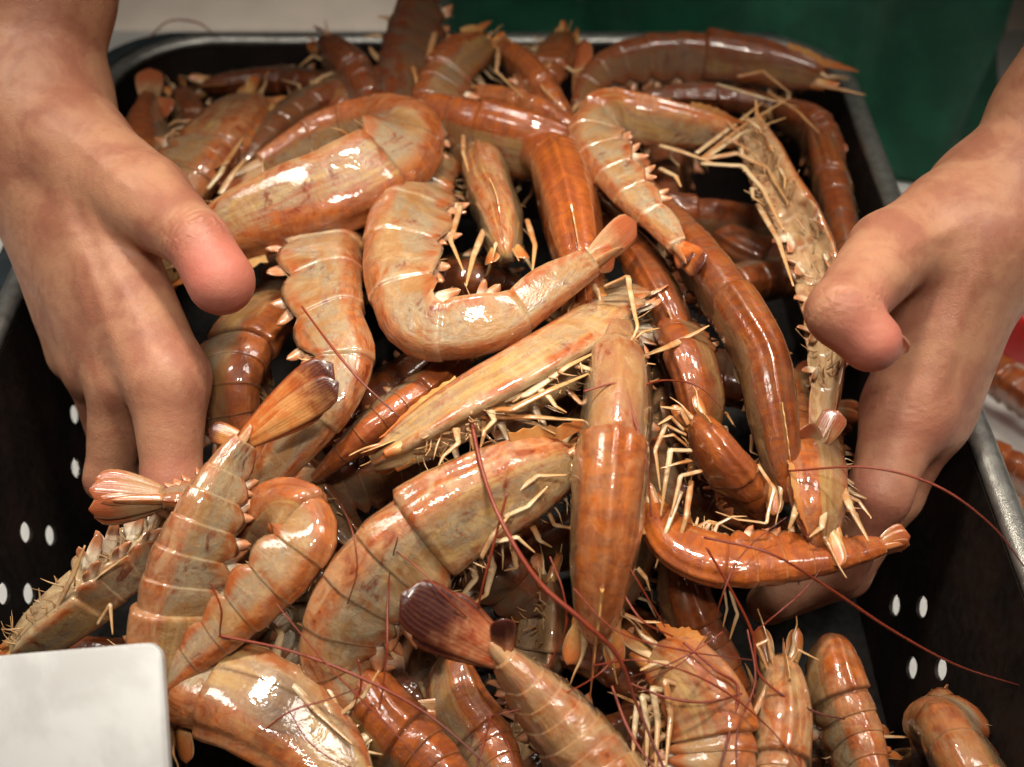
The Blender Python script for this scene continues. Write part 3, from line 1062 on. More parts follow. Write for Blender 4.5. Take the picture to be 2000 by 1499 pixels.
for ins_, dz in lay:
    for (x, y) in out:
        q = np.array([x, y]) + nrm(np.array([x, y]) - cc) * ins_
        V.append(c0 + ux * q[0] + uy * q[1] + un * (0.004 - dz))
n = len(out)
for i in range(len(lay) - 1):
    for j in range(n):
        F.append((i * n + j, i * n + (j + 1) % n, (i + 1) * n + (j + 1) % n, (i + 1) * n + j))
F.append(tuple(range(n - 1, -1, -1)))
F.append(tuple((len(lay) - 1) * n + j for j in range(n)))
card = mesh_obj("plastic_card", V, F, M_CARD)
tag(card, "blank white plastic card with a rounded corner standing in front of the prawns", "card")


# ------------------------------------------------------------------ the prawns, top layer of the heap
HAIR = random.Random(77)


def hairs(n, x0, x1, y0, y1):
    """Paths of thin feelers that lie over the heap."""
    out = []
    for _ in range(n):
        x, y, a = HAIR.uniform(x0, x1), HAIR.uniform(y0, y1), HAIR.uniform(0, 2 * math.pi)
        path, bend = [], HAIR.uniform(-0.35, 0.35)
        for k in range(HAIR.randint(4, 6)):
            path.append((x, y, 2.2 + 0.5 * math.sin(k * 1.3) + HAIR.uniform(-.2, .3)))
            x, y, a = x + 68 * math.cos(a), y + 68 * math.sin(a), a + bend + HAIR.uniform(-.25, .25)
        out.append((HAIR.uniform(2.0, 3.0),) + tuple(path))
    return out


prawn("prawn curled like a C in the middle of the heap, tail raised", [(900, 250, -4.5), (830, 340, -2.5), (795, 440, 0), (785, 540, .6), (835, 640, .8), (960, 632, 1.0), (1080, 560, 1.4), (1150, 512, 1.8)], 195, 165,
      pp=(0.25, 0, 0.4), bristle=50, flen=.62, fan=1, ufan=[(1245, 432, 2.4, 62), (1205, 500, 1.8, 55)])
prawn("plump glossy prawn folded double beside the thumb of the arm by the grey table", [(395, 475, .3), (510, 422, 1.0), (650, 372, 1.5), (755, 322, 1.7), (790, 268, 1.1), (735, 246, .4), (630, 262, -.2), (510, 325, -.6)], 198, 150,
      pp=(0.45, 0, 0.25), legs=0, swim=0, fan=1)
prawn("reddish prawn lying behind the folded glossy one", [(1170, 330, -2), (1060, 292, -.5), (940, 262, -.3), (820, 240, -.6), (740, 262, -2), (660, 330, -3)], 160, 140, pp=(0.45, 0.25, 0.0), xlegs=[(7, (905, 265, .3), (905, 300, .6), (918, 345, .4))])  # pp dark here paints in shade towards the back
prawn("prawn with a long slim abdomen and dark tail tip, lying along the brown one", [(1415, 262, .4), (1300, 243, 1.0), (1195, 228, 1.4), (1160, 268, 1.6), (1225, 370, 1.8), (1290, 440, 2.0), (1325, 482, 2.2)], 128, 150,
      pp=(0.30, 0, 0.45), dark=True, ros=.35, ufan=[(1372, 525, 2.5, 50), (1345, 515, 2.2, 44)],
      xlegs=[(11, (1290, 285, .8), (1340, 300, 1.1), (1400, 322, 1.2)), (8, (1360, 300, .8), (1440, 240, 1.4), (1490, 200, 1.8)), (7, (1370, 310, .8), (1460, 240, 1.6), (1545, 190, 2.2)),
             (7, (1375, 312, .8), (1450, 260, 1.6), (1535, 230, 1.8)), (10, (1290, 330, .9), (1320, 345, 1.2), (1330, 365, 1.1))])
prawn("dark brown prawn lying straight, back up, next to the bent thumb", [(1535, 935, .5), (1512, 800, 1.0), (1492, 700, 1.2), (1450, 620, 1.2), (1380, 520, .9), (1300, 420, -.5), (1240, 340, -1.8)], 138, 102,
      pp=(0.35, 0.45, 0.0), ros=.3, xlegs=[(6, (1545, 690, 1.4), (1510, 690, 2.2), (1475, 694, 2.2))])
prawn("prawn on its back with bumpy pale legs, reaching under the bent thumb", [(1475, 262, .4), (1525, 370, .7), (1585, 480, .6), (1615, 600, .3), (1618, 720, .4), (1608, 820, .7), (1598, 870, .8)], 135, -80,
      pp=(0.75, 0, 0.1), bristle=150, ufan=[(1560, 838, 1.8, 48), (1640, 800, 1.9, 46), (1590, 930, 1.2, 50)], ros=.3,
      xlegs=[(12, (1370, 312, .9), (1440, 300, 1.6), (1500, 330, 1.8), (1540, 400, 1.9)), (11, (1370, 320, .9), (1450, 325, 1.6), (1490, 370, 1.7), (1530, 450, 1.8)), (10, (1480, 400, 1.2), (1520, 470, 1.8), (1550, 560, 1.6))])
prawn("bright orange prawn pointing down under the raised tail", [(1140, 560, -.3), (1125, 470, .5), (1106, 380, .8), (1085, 322, .0), (1040, 310, -2.5), (980, 350, -5)], 160, 92, cf=.5, pp=(1.25, 0, 0.0), ros=.3, legs=3)
prawn("brown prawn showing dimly below the raised tail tip", [(1345, 690, -2), (1300, 600, -1.2), (1250, 510, -1.6), (1190, 430, -3), (1150, 380, -4)], 110, 90, pp=(0.55, 0.5, 0))
prawn("small round beige prawn head nested inside the curl", [(985, 478, .0), (975, 425, -.1), (958, 375, -1.0), (940, 310, -3), (930, 260, -5)], 128, 92, cf=.5, pp=(0.1, 0, 0.55), ros=.25, legs=4,
      xlegs=[(9, (945, 450, 0), (925, 500, .4), (910, 560, .4)), (8, (1030, 430, 0), (1045, 480, .2), (1040, 530, .0)), (8, (900, 400, .2), (880, 470, .6), (905, 530, .7))])
prawn("banded prawn next to the straight-down thumb, abdomen bent back below", [(650, 330, -5), (640, 430, -3), (635, 540, -.4), (650, 640, .3), (672, 712, .3), (635, 800, .1), (570, 880, -.3), (510, 950, -.8)], 192, 22, pp=(0.22, 0, 0.4), fan=1, bristle=60,
      ants=[(3.5, (590, 600, 2.6), (650, 680, 2.6), (705, 745, 2.2), (780, 815, 1.6))])
prawn("prawn with a raised dark orange tail fan above the plastic card", [(335, 1400, 0), (325, 1270, .8), (352, 1130, 1.3), (398, 1010, 1.6), (445, 910, 1.9), (478, 862, 2.1)], 190, 38, pp=(0.15, 0, 0.6), dark=True,
      ufan=[(652, 708, 3.2, 84), (664, 745, 2.9, 72), (636, 778, 2.4, 66), (405, 838, 2.4, 46)], flen=.3, ants=[(3, (412, 1140, 3.2), (432, 1190, 3.0), (432, 1245, 2.6), (450, 1250, 2.6))])
prawn("bent prawn with an orange stripe running down to the plastic card", [(470, 1110, -2), (505, 1030, -.9), (565, 1000, .2), (602, 1040, .8), (565, 1100, 1.2), (480, 1190, 1.4), (390, 1275, 1.4), (310, 1350, 1.2)], 158, 30, pp=(0.5, 0, 0.3), legs=2, swim=0)
prawn("prawn of which only the pink tail fan sticks out over the fingers", [(520, 1050, -4), (460, 1010, -2.2), (400, 985, -.8), (350, 975, 0.2), (318, 975, .5)], 130, 80, pp=(0.2, 0, 0.2), legs=0, flen=1.0, spread=.6, wid=.5)
prawn("pale prawn on its side against the dark tray wall, one spike standing up", [(40, 1270, -2.2), (140, 1190, -1.6), (240, 1110, -1.6), (330, 1050, -2.6), (400, 1000, -4)], 150, 212, pp=(0.2, 0, 0.55), legs=0, bristle=45,
      xlegs=[(13, (110, 1190, -.6), (140, 1130, .2), (166, 1066, .8)), (7, (170, 1150, -.6), (200, 1120, 0), (250, 1085, .2)), (7, (190, 1220, -.4), (215, 1180, 0), (220, 1240, 0))])
prawn("large pale prawn with clear back segments at the front of the heap", [(1090, 905, -.5), (980, 955, -.1), (860, 1020, .2), (765, 1095, .4), (680, 1195, .4), (652, 1290, .1), (705, 1375, -.6), (780, 1400, -1.2)], 235, 145, pp=(0.22, 0, 0.6), fan=1, bristle=80,
      xlegs=[(9, (1010, 960, .8), (1050, 930, 1.0), (1108, 928, .9)), (9, (985, 1010, .8), (1030, 990, 1.0), (1070, 950, 1.0)), (10, (960, 1060, .6), (1010, 1050, .8), (1045, 1080, .6)), (10, (940, 1090, .6), (960, 1050, .9), (1000, 1000, .9)),
             (9, (660, 1400, 1.0), (710, 1360, 1.4), (740, 1310, 1.6))],
      ants=[(4, (990, 965, 2.2), (960, 1080, 2.0), (935, 1180, 1.8), (930, 1230, 1.4))])
prawn("straight prawn seen from the back, ridged orange head pointing down", [(1166, 1215, .8), (1176, 1120, 1.3), (1188, 1000, 1.5), (1196, 885, 1.5), (1206, 780, 1.2), (1202, 705, -.2), (1182, 630, -3), (1150, 560, -5), (1120, 480, -6), (1100, 400, -7)], 172, 92, cf=.215, carorg=.6, pp=(0.05, 0, 0.3), ros=.75,
      ants=[(3, (1140, 765, 2.8), (1210, 752, 3.0), (1242, 830, 3.0), (1262, 900, 2.8), (1272, 1010, 2.4))],
      xlegs=[(8, (1245, 1110, .2), (1262, 1130, .2), (1270, 1155, 0)), (7, (1220, 1200, .2), (1255, 1215, .4), (1290, 1216, .4))])
prawn("prawn showing its pale leggy underside below the curled one", [(785, 872, .4), (900, 805, .6), (1030, 735, .6), (1150, 665, .1), (1240, 580, -2.5), (1300, 520, -4)], 165, -38, cf=.52, pp=(0.35, 0, 0.45), ros=.2, bristle=130,
      xlegs=[(13, (950, 790, .8), (1030, 770, 1.4), (1110, 715, 1.5), (1160, 690, 1.4)), (12, (930, 800, .8), (1000, 800, 1.5), (1080, 760, 1.6), (1150, 730, 1.4)), (10, (940, 815, .8), (1040, 815, 1.2), (1148, 822, 1.1)),
             (9, (1000, 815, .6), (1050, 830, .9), (1085, 848, .7)), (9, (915, 820, .6), (920, 850, 1.0), (925, 880, .8)), (8, (945, 820, .6), (945, 850, .9), (938, 875, .7)),
             (9, (1180, 560, 1.2), (1225, 540, 2.2), (1245, 640, 2.0), (1225, 690, 1.4)), (9, (1170, 600, 1), (1185, 660, 1.5), (1215, 705, 1.3), (1280, 712, 1.2))],
      ants=hairs(3, 900, 1250, 850, 1150) + [(6.5, (918, 810, 1.2), (945, 930, 1.8), (985, 1030, 2.6), (1055, 1140, 3.0), (1140, 1215, 3.2), (1205, 1280, 3.0), (1245, 1380, 2.6), (1300, 1510, 2.2))])
prawn("slim brown prawn half hidden behind the curled one's bend", [(910, 690, -3), (830, 762, -1.8), (745, 822, -1.5), (675, 882, -1.8), (620, 930, -3)], 108, 88, pp=(0.45, 0.15, 0), fan=1, legs=0)
prawn("prawn at the bottom edge with a spread maroon tail fan", [(1290, 1680, 0), (1210, 1560, .6), (1135, 1455, 1.0), (1065, 1370, 1.4), (1015, 1315, 1.7), (985, 1285, 1.8)], 225, 95, pp=(0.12, 0, 0.5), dark=2, head=False,
      ufan=[(780, 1158, 2.8, 112), (800, 1205, 2.5, 96), (850, 1175, 2.2, 96), (982, 1205, 2.6, 52)], flen=.3, ants=[(4, (960, 1395, 2.6), (945, 1450, 2.4), (925, 1520, 2.2)), (3, (955, 1400, 2.6), (990, 1450, 2.2), (1010, 1520, 2))])
prawn("shiny orange prawn lying crosswise above the dark tray corner", [(1275, 1000, -1.2), (1325, 1068, -.2), (1420, 1100, .5), (1510, 1098, .8), (1600, 1090, .9), (1680, 1078, .9), (1722, 1068, .9)], 128, 128, pp=(1.05, 0, 0.0), bristle=80, flen=.5, spread=.5, wid=.4,
      ants=[(4, (1375, 1050, 2.2), (1500, 1080, 3.4), (1620, 1150, 2.6), (1740, 1230, 1.6), (1870, 1300, .8), (2010, 1345, 0)), (4, (1380, 1070, 2.2), (1432, 1160, 2), (1470, 1240, 1.6), (1485, 1320, 1.4), (1590, 1390, 1.4), (1650, 1405, 1.2))],
      xlegs=[(7, (1425, 1150, .4), (1440, 1200, 0.2), (1425, 1250, -.2)), (5, (1415, 1150, .2), (1420, 1190, 0), (1412, 1225, -.2))])
prawn("yellowish prawn head with lumpy mouthparts beside the index finger", [(1600, 1035, 1.0), (1592, 965, 1.0), (1580, 900, -.2), (1570, 850, -2.5), (1560, 760, -4)], 155, 62, cf=.55, pp=(0.5, 0, 0.35), ros=.1, legs=4, bristle=80,
      xlegs=[(13, (1640, 940, 1.2), (1660, 990, 1.8), (1698, 1060, 2.0)), (6, (1480, 908, .8), (1512, 955, 1.3), (1496, 1022, 1.4), (1440, 1015, 1.4), (1398, 1000, 1.4)), (10, (1610, 1000, 1.8), (1605, 1030, 2.0), (1580, 1050, 1.8)), (10, (1560, 980, 1.6), (1550, 1010, 1.8), (1540, 1035, 1.6))],
      ants=[(3.2, (1540, 920, 2.0), (1700, 914, 4.2), (1830, 950, 4.6), (1940, 1030, 4.2), (2010, 1120, 3.8))])
prawn("stubby rust coloured prawn with pale legs right of the ridged straight one", [(1365, 828, .2), (1400, 880, .4), (1440, 930, -.1), (1480, 990, -1.5), (1500, 1060, -3)], 118, 70, pp=(0.75, 0.22, 0.0), ros=.2, bristle=70,
      xlegs=[(8, (1340, 850, .3), (1300, 830, .6), (1280, 880, .4), (1290, 960, 0)), (9, (1350, 880, .3), (1310, 880, .6), (1300, 940, .4), (1290, 1010, 0)), (10, (1345, 830, .2), (1330, 800, .4), (1290, 795, .3)), (8, (1370, 920, .2), (1330, 930, .5), (1310, 1010, .2)), (9, (1335, 840, .4), (1310, 815, .8), (1285, 830, .8)), (8, (1340, 870, .4), (1315, 850, .9), (1285, 855, .8)), (7, (1350, 900, .4), (1325, 905, .9), (1290, 915, .7)),
             (9, (1350, 940, 0), (1340, 1010, .4), (1320, 1080, .2)), (8, (1330, 960, 0), (1300, 1040, .3), (1280, 1110, 0))])
prawn("brown prawn with an orange collar in the gap beside the dark straight one", [(1372, 870, -2), (1365, 775, -1.0), (1345, 700, -.6), (1310, 640, -2), (1270, 600, -4)], 118, 70, pp=(0.6, 0.35, 0), legs=2,
      xlegs=[(12, (1345, 660, .3), (1300, 680, .6), (1250, 698, .6)), (8, (1330, 665, .3), (1360, 650, .6), (1385, 636, .8))])
prawn("big prawn with a dark blotch lying against the plastic card", [(690, 1540, .2), (610, 1450, .5), (510, 1375, .7), (410, 1335, .3), (320, 1310, -1), (240, 1330, -3)], 240, 28, pp=(0.3, 0.0, 0.4), cf=.5, blotch=(.30, .07, .8), bristle=60,
      xlegs=[(13, (560, 1300, .9), (575, 1340, 1.5), (620, 1390, 1.7), (690, 1455, 1.5)), (10, (600, 1330, .8), (640, 1380, 1.3), (680, 1450, 1.2)), (8, (620, 1310, .6), (650, 1360, 1.0), (670, 1400, .9))],
      ants=hairs(5, 450, 1000, 1180, 1430) + [(3, (700, 1290, 2.6), (705, 1340, 2.4), (690, 1385, 2.2)), (2.6, (540, 1180, 3.2), (640, 1300, 3.2), (760, 1420, 2.8), (850, 1520, 2.4)), (4.5, (428, 1242, 2.6), (560, 1270, 2.8), (700, 1322, 2.8), (830, 1392, 2.6), (970, 1510, 2.4))])
prawn("orange prawn with long white legs hanging over the bottom edge", [(1290, 1285, -.4), (1345, 1335, .5), (1390, 1430, .6), (1395, 1540, .2), (1350, 1640, -1)], 205, 22, pp=(0.6, 0.0, 0.35), cf=.5, ros=.3, bristle=60,
      xlegs=[(11, (1330, 1340, 1.0), (1300, 1330, 1.6), (1310, 1400, 1.6), (1300, 1500, 1.4)), (11, (1310, 1350, 1.0), (1275, 1345, 1.5), (1285, 1410, 1.5), (1280, 1510, 1.2)), (10, (1290, 1370, .9), (1255, 1360, 1.3), (1265, 1420, 1.3), (1262, 1510, 1.0)),
             (13, (1320, 1300, .8), (1280, 1295, 1.2), (1250, 1310, 1.2)), (9, (1245, 1370, 1), (1240, 1420, 1.2), (1235, 1490, 1))],
      ants=hairs(7, 1150, 1500, 1200, 1430) + [(2.8, (1160, 1300, 2.2), (1250, 1290, 3.0), (1380, 1330, 2.8), (1500, 1420, 2.2), (1580, 1520, 2)), (2.6, (1120, 1150, 3), (1200, 1230, 3.4), (1330, 1270, 3.0), (1470, 1290, 2.4)), (3, (1460, 1230, 1.6), (1475, 1330, 2.2), (1440, 1430, 2.2), (1440, 1510, 2)), (4, (1230, 1335, 1.8), (1300, 1362, 2.4), (1380, 1372, 2.4), (1450, 1355, 2.0)), (4.5, (1335, 1255, 1.4), (1400, 1310, 2.0), (1440, 1340, 2.0), (1425, 1430, 2.0), (1400, 1520, 1.8)), (5, (1195, 1340, 1.6), (1230, 1430, 2.2), (1290, 1520, 2.2))])
prawn("pale yellow prawn head at the bottom edge, second from the tray's empty corner", [(1525, 1305, -.6), (1530, 1390, 0), (1520, 1490, .2), (1510, 1600, .0), (1500, 1700, -1)], 175, 80, pp=(0.25, 0, 0.75), ros=.25, cf=.5,
      xlegs=[(10, (1500, 1340, .6), (1470, 1400, .8), (1440, 1450, .6)), (7, (1500, 1310, 0), (1480, 1260, .3), (1500, 1250, .3), (1510, 1300, .2)), (6, (1540, 1300, 0.2), (1560, 1270, .5), (1600, 1290, .5))])
prawn("pinkish brown prawn standing upright at the bottom, next to the empty tray corner", [(1618, 1255, -1.4), (1640, 1340, -.7), (1672, 1430, -.5), (1705, 1540, -.5), (1720, 1640, -1)], 155, 70, pp=(0.35, 0.0, 0.45), cf=.3, head=False)
prawn("rounded brown prawn back peeking over the bottom edge in the dark corner", [(1990, 1700, -1.5), (1930, 1580, -1.0), (1872, 1470, -1.2), (1838, 1415, -2.6), (1815, 1440, -5), (1800, 1480, -7)], 180, 90, pp=(0.2, 0.0, 0.3), cf=.3, head=False)
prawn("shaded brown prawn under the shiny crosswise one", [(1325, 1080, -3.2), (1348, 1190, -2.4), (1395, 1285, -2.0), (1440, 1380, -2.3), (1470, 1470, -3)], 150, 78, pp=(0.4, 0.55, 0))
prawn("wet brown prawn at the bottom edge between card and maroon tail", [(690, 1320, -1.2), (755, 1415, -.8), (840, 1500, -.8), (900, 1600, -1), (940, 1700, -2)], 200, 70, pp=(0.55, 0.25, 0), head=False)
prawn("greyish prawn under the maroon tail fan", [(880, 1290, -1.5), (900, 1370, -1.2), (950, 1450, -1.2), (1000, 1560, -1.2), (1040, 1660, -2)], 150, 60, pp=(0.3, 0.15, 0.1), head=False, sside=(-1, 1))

# back of the heap: pp dark mixes brown colouring with painted-in shade
prawn("orange prawn with a frilly pale edge between wrist and dark prawn", [(490, 205, -.4), (425, 285, .0), (372, 350, -.2), (330, 420, -1.5), (300, 500, -3)], 155, 55, pp=(0.6, 0, 0.4), cf=.5, ros=.15,
      xlegs=[(9, (400, 215, .4), (430, 215, .9), (470, 210, .8)), (9, (420, 330, .6), (440, 320, 1.2), (475, 270, 1.2)), (10, (430, 380, .4), (455, 340, .9), (480, 310, .9)), (8, (405, 370, .6), (430, 340, 1.1), (450, 300, 1.0))])
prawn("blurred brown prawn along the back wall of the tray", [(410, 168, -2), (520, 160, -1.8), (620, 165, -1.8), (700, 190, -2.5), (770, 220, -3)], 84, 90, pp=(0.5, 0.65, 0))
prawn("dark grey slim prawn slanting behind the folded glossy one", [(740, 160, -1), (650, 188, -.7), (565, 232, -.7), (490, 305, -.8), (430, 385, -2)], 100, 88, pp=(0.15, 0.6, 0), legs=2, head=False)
prawn("tan prawn tail standing upright in the tray's back corner", [(300, 560, -3), (290, 440, -1.5), (288, 330, -.2), (287, 240, .6), (292, 200, .9)], 170, 60, pp=(0.4, 0.2, 0.05), head=False, flen=.42, spread=.4, ufan=[(292, 132, 1.6, 60), (338, 215, 1.0, 46)], swim=0,
      ants=[(3, (290, 75, 1.2), (330, 42, 1.6), (385, 45, 1.6), (432, 80, 1.2))])
prawn("dark red prawn rearing up at the back, spiky edge against the grey floor", [(775, 260, -1), (795, 165, .4), (805, 85, 1.6), (815, 20, 2.6), (820, -50, 3.4)], 150, 20, pp=(0.6, 0.78, 0), bristle=90, cf=.3, head=False,
      xlegs=[(13, (760, 75, 1.2), (735, 70, 1.5), (712, 72, 1.6)), (12, (770, 45, 1.4), (755, 35, 1.8), (738, 32, 1.9)), (12, (745, 120, 1.0), (730, 105, 1.2), (722, 92, 1.3)), (10, (850, 60, 2.4), (838, 110, 2.4), (835, 150, 2.2))])
prawn("prawn head with a glinting eye and raised rostrum against the apron", [(945, 88, 1.8), (892, 130, 1.8), (852, 195, 1.2), (832, 280, -.6), (820, 380, -3)], 122, 165, pp=(0.3, 0.42, 0.0), ros=.6, eyes=True, bristle=60, xlegs=[(7, (800, 110, 2.2), (812, 150, 2.4), (818, 190, 2.2))])
prawn("small orange prawn head with two bent legs in front of the apron", [(985, 98, 1.4), (1030, 140, 1.3), (1075, 205, .4), (1120, 280, -2), (1150, 360, -4)], 90, 60, pp=(0.8, 0.2, 0.05), cf=.5, ros=.2,
      xlegs=[(7, (975, 85, 1.8), (970, 140, 2.2), (1020, 190, 1.8)), (7, (1045, 120, 1.8), (1062, 175, 2.2), (1105, 215, 2.0)), (6, (1040, 125, 1.8), (1075, 130, 2.0), (1072, 120, 2.0))])
prawn("long reddish prawn lying crosswise at the back, horns against the apron", [(1590, 152, .9), (1480, 128, 1.1), (1360, 112, 1.1), (1240, 118, 1.0), (1165, 150, .6), (1130, 210, -.4)], 118, 168, pp=(0.6, 0.58, 0.0), ros=.75, bristle=70, ufan=[(1140, 75, 1.4, 40)],
      xlegs=[(11, (1590, 165, 1.2), (1640, 175, 1.5), (1690, 186, 1.6)), (7, (1440, 150, 1.4), (1490, 140, 2.0), (1540, 180, 1.8)), (7, (1400, 165, 1.2), (1450, 180, 1.6), (1560, 210, 1.2)), (6, (1500, 180, 1.2), (1560, 220, 1.4), (1600, 260, 1.0))])
prawn("flat orange prawn tip wedged behind the slim long one", [(905, 188, -.2), (990, 200, .0), (1075, 232, .0), (1150, 290, -2), (1200, 350, -4)], 80, 60, pp=(0.6, 0, 0.2), legs=3)
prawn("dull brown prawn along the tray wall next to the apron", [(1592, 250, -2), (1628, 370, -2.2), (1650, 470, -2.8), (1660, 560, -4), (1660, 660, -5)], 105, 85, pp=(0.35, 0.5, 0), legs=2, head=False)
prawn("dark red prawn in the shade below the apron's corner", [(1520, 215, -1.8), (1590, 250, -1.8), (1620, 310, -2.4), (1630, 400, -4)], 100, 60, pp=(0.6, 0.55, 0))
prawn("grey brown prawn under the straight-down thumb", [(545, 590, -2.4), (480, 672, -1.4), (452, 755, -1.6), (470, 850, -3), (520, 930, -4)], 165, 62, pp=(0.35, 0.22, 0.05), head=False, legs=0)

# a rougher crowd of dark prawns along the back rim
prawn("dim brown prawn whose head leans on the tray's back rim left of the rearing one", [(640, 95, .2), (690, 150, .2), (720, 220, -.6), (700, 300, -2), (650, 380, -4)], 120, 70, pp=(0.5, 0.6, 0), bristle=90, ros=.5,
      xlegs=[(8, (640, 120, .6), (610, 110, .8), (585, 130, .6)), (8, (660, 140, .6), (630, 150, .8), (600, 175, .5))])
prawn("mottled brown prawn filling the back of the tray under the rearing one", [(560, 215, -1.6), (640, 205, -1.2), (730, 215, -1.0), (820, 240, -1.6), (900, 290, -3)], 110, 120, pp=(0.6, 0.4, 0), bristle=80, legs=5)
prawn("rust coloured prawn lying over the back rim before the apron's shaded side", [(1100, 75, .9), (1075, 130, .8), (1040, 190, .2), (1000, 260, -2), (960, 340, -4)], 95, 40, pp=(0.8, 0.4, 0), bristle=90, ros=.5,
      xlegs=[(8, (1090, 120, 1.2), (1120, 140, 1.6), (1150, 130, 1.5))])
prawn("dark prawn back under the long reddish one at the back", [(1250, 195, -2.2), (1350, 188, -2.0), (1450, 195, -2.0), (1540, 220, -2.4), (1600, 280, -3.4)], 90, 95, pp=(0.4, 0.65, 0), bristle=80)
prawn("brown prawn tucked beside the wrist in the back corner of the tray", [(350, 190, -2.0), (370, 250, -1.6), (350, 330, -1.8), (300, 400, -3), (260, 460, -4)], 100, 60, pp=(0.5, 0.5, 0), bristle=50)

# deeper prawns that show only in the gaps; dark pp paints in gap shade
random.seed(21)
deep = [(620, 940, -4.6), (760, 930, -4.8), (1000, 1130, -4.6), (1040, 880, -4.4), (1400, 430, -5.0), (1440, 560, -5.2), (1250, 1000, -4.8), (1330, 900, -5.2), (560, 560, -5.2), (930, 560, -5.2),
        (1080, 560, -5.6), (1200, 420, -5.7), (760, 760, -5.4), (460, 330, -4.8), (700, 300, -5.6), (1300, 320, -5.4), (620, 1250, -5.2), (860, 1200, -5.4), (480, 950, -5.8), (1050, 1330, -4.4), (1150, 1460, -4.2), (1230, 1330, -4.6), (560, 1450, -4.8), (800, 1330, -5.2), (1560, 520, -5.6), (1460, 760, -5.4), (1420, 1010, -5.2), (240, 1290, -5.4), (120, 1350, -5.6), (1500, 1450, -5.2), (1650, 1460, -5.4)]
gaps = ["under the raised dark orange tail fan", "behind the leggy underside and the large pale prawn", "right of the large pale prawn, behind the thick feeler", "above the large pale prawn's head",
        "inside the black hollow above the dark brown straight prawn", "between the dark brown straight prawn and the one on its back", "beside the ridged head, above the shiny crosswise prawn",
        "next to the collar of the rust coloured prawn", "squeezed between the thumb and the banded prawn", "inside the curl, under the small round head", None, None, "under the bend of the curled prawn",
        None, None, "behind the swimmerets of the slim long prawn", "left of the large pale prawn near its tail", "under the belly of the large pale prawn", None, "between the maroon tail fan and the ridged head",
        "below the ridged head at the bottom edge", "just under the tip of the ridged head", None, "beside the tail of the large pale prawn", "behind the legs of the prawn on its back", "beside the head of the dark brown straight prawn",
        "in the hollow above the shiny crosswise prawn", "above the plastic card, below the spiky pale prawn", None, "between the two prawn heads at the bottom edge", None]
for (x, y, dh), gap in zip(deep, gaps):
    a = random.uniform(0, 2 * math.pi)
    c, s = math.cos(a) * 120, math.sin(a) * 120
    b = random.uniform(-60, 60)
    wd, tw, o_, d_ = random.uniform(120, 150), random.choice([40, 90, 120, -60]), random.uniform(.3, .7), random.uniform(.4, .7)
    if gap is None:
        random.random()
        continue
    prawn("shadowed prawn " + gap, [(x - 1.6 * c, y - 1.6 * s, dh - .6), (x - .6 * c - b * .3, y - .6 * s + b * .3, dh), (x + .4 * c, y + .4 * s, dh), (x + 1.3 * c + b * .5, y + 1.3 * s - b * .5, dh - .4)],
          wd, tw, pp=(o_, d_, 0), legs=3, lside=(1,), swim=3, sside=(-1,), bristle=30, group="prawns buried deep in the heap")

# the bottom layer that carries the front of the heap
random.seed(8)
for (x, y, h) in [(520, 1420, -.085), (760, 1440, -.080), (1000, 1450, -.085), (1240, 1440, -.080), (1420, 1460, -.085), (560, 1270, -.105), (820, 1260, -.100), (1080, 1250, -.105), (1300, 1270, -.100),
                  (640, 1060, -.095), (900, 1040, -.090), (1160, 1040, -.095), (1380, 1020, -.095)]:
    a = random.uniform(0, 2 * math.pi)
    c, s = math.cos(a) * 100, math.sin(a) * 60
    b = random.uniform(-50, 50)
    prawn("prawn in the bottom layer of the tray, carrying the front of the heap", [(x - 1.5 * c, y - 1.5 * s, h), (x - .5 * c - b * .3, y - .5 * s + b * .3, h), (x + .5 * c, y + .5 * s, h), (x + 1.4 * c + b * .5, y + 1.4 * s - b * .4, h - .005)],
          130, random.choice([40, 90, 120]), pp=(random.uniform(.3, .6), random.uniform(.3, .6), 0), head=False, swim=0, bristle=0, raw=True, group="prawns in the bottom layer of the tray")


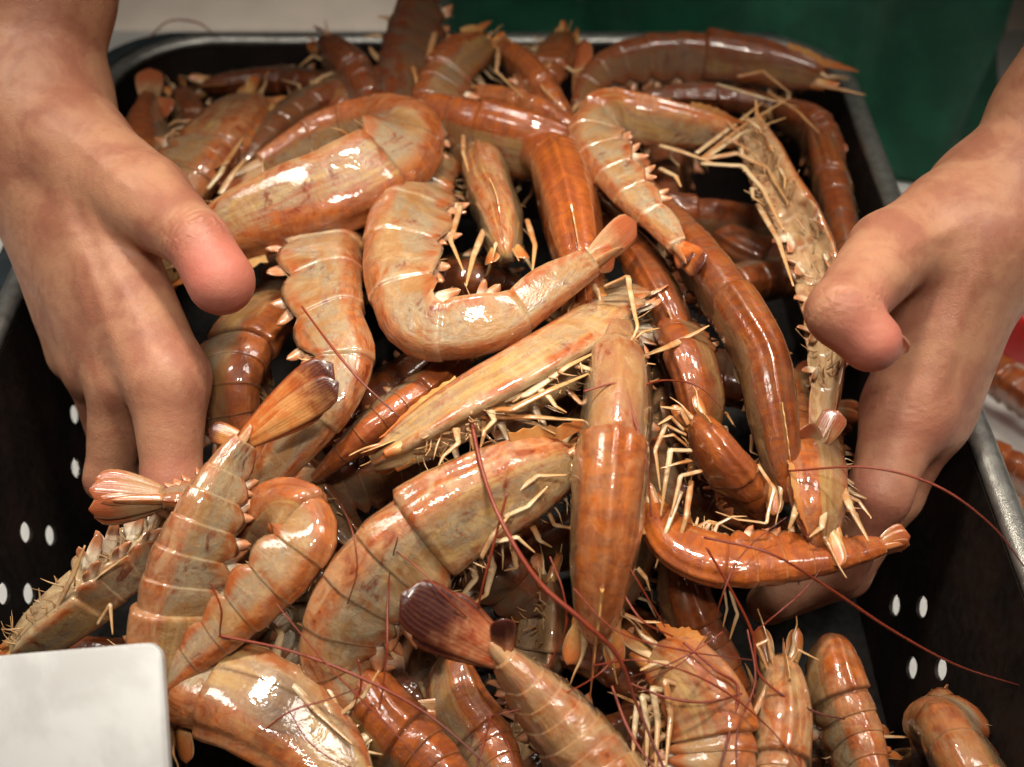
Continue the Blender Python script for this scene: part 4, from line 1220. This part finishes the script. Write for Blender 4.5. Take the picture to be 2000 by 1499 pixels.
# ------------------------------------------------------------------ beside the tray: a white dish with more prawns, something red
dz = -RZ
c = P(1990, 820, dz + 0.02)
M_DISH = mat_simple("white_dish", (0.70, 0.69, 0.66), 0.35, 0, (0.64, 0.62, 0.59), 20, 0.04, 0.001)
bm = bmesh.new()
rows = []
for r, z in ((0.0, 0.004), (0.11, 0.004), (0.128, 0.010), (0.142, 0.032), (0.146, 0.033), (0.147, 0.030), (0.132, 0.006), (0.112, 0.0005), (0.0, 0.0005)):
    rows.append([(c[0] + 0.075 + r * math.cos(a), c[1] + r * 1.2 * math.sin(a), z) for a in np.linspace(0, 2 * math.pi, 49)[:-1]])
V = [p for r in rows for p in r]
F = [(i * 48 + j, i * 48 + (j + 1) % 48, (i + 1) * 48 + (j + 1) % 48, (i + 1) * 48 + j) for i in range(len(rows) - 1) for j in range(48)]
bm.free()
dish = mesh_obj("dish", V, F, M_DISH)
tag(dish, "white dish of prawns on the table outside the tray rim", "dish")
g2 = "prawns in the dish beside the tray"
prawn("reddish prawn in the dish, upper of the two outside the tray", [(1890, 690, -.115), (1960, 740, -.11), (2040, 800, -.11), (2110, 880, -.115)], 120, 90, pp=(0.7, 0.3, 0), raw=True, group=g2, head=False)
prawn("reddish prawn in the dish, lower of the two outside the tray", [(1880, 870, -.12), (1950, 905, -.115), (2030, 940, -.115), (2110, 960, -.12)], 110, 70, pp=(0.7, 0.2, 0), raw=True, group=g2, head=False)
M_RED = mat_simple("red_plastic", (0.45, 0.012, 0.012), 0.35, 0, (0.38, 0.01, 0.01), 30, 0.05, 0.001)
c = P(2012, 588, dz + 0.05)
rows = []
prof = ((0.0, 0.0), (0.028, 0.0), (0.030, 0.004), (0.030, 0.050), (0.028, 0.056), (0.024, 0.058), (0.0, 0.0585))
for r, z in prof:
    rows.append([(c[0] + r * math.cos(a), c[1] + r * math.sin(a), z) for a in np.linspace(0, 2 * math.pi, 33)[:-1]])
V = [p for r in rows for p in r]
F = [(i * 32 + j, i * 32 + (j + 1) % 32, (i + 1) * 32 + (j + 1) % 32, (i + 1) * 32 + j) for i in range(len(rows) - 1) for j in range(32)]
cap = mesh_obj("plastic_pot", V, F, M_RED)
tag(cap, "small red plastic pot at the picture's edge behind the bent-thumb hand", "pot")
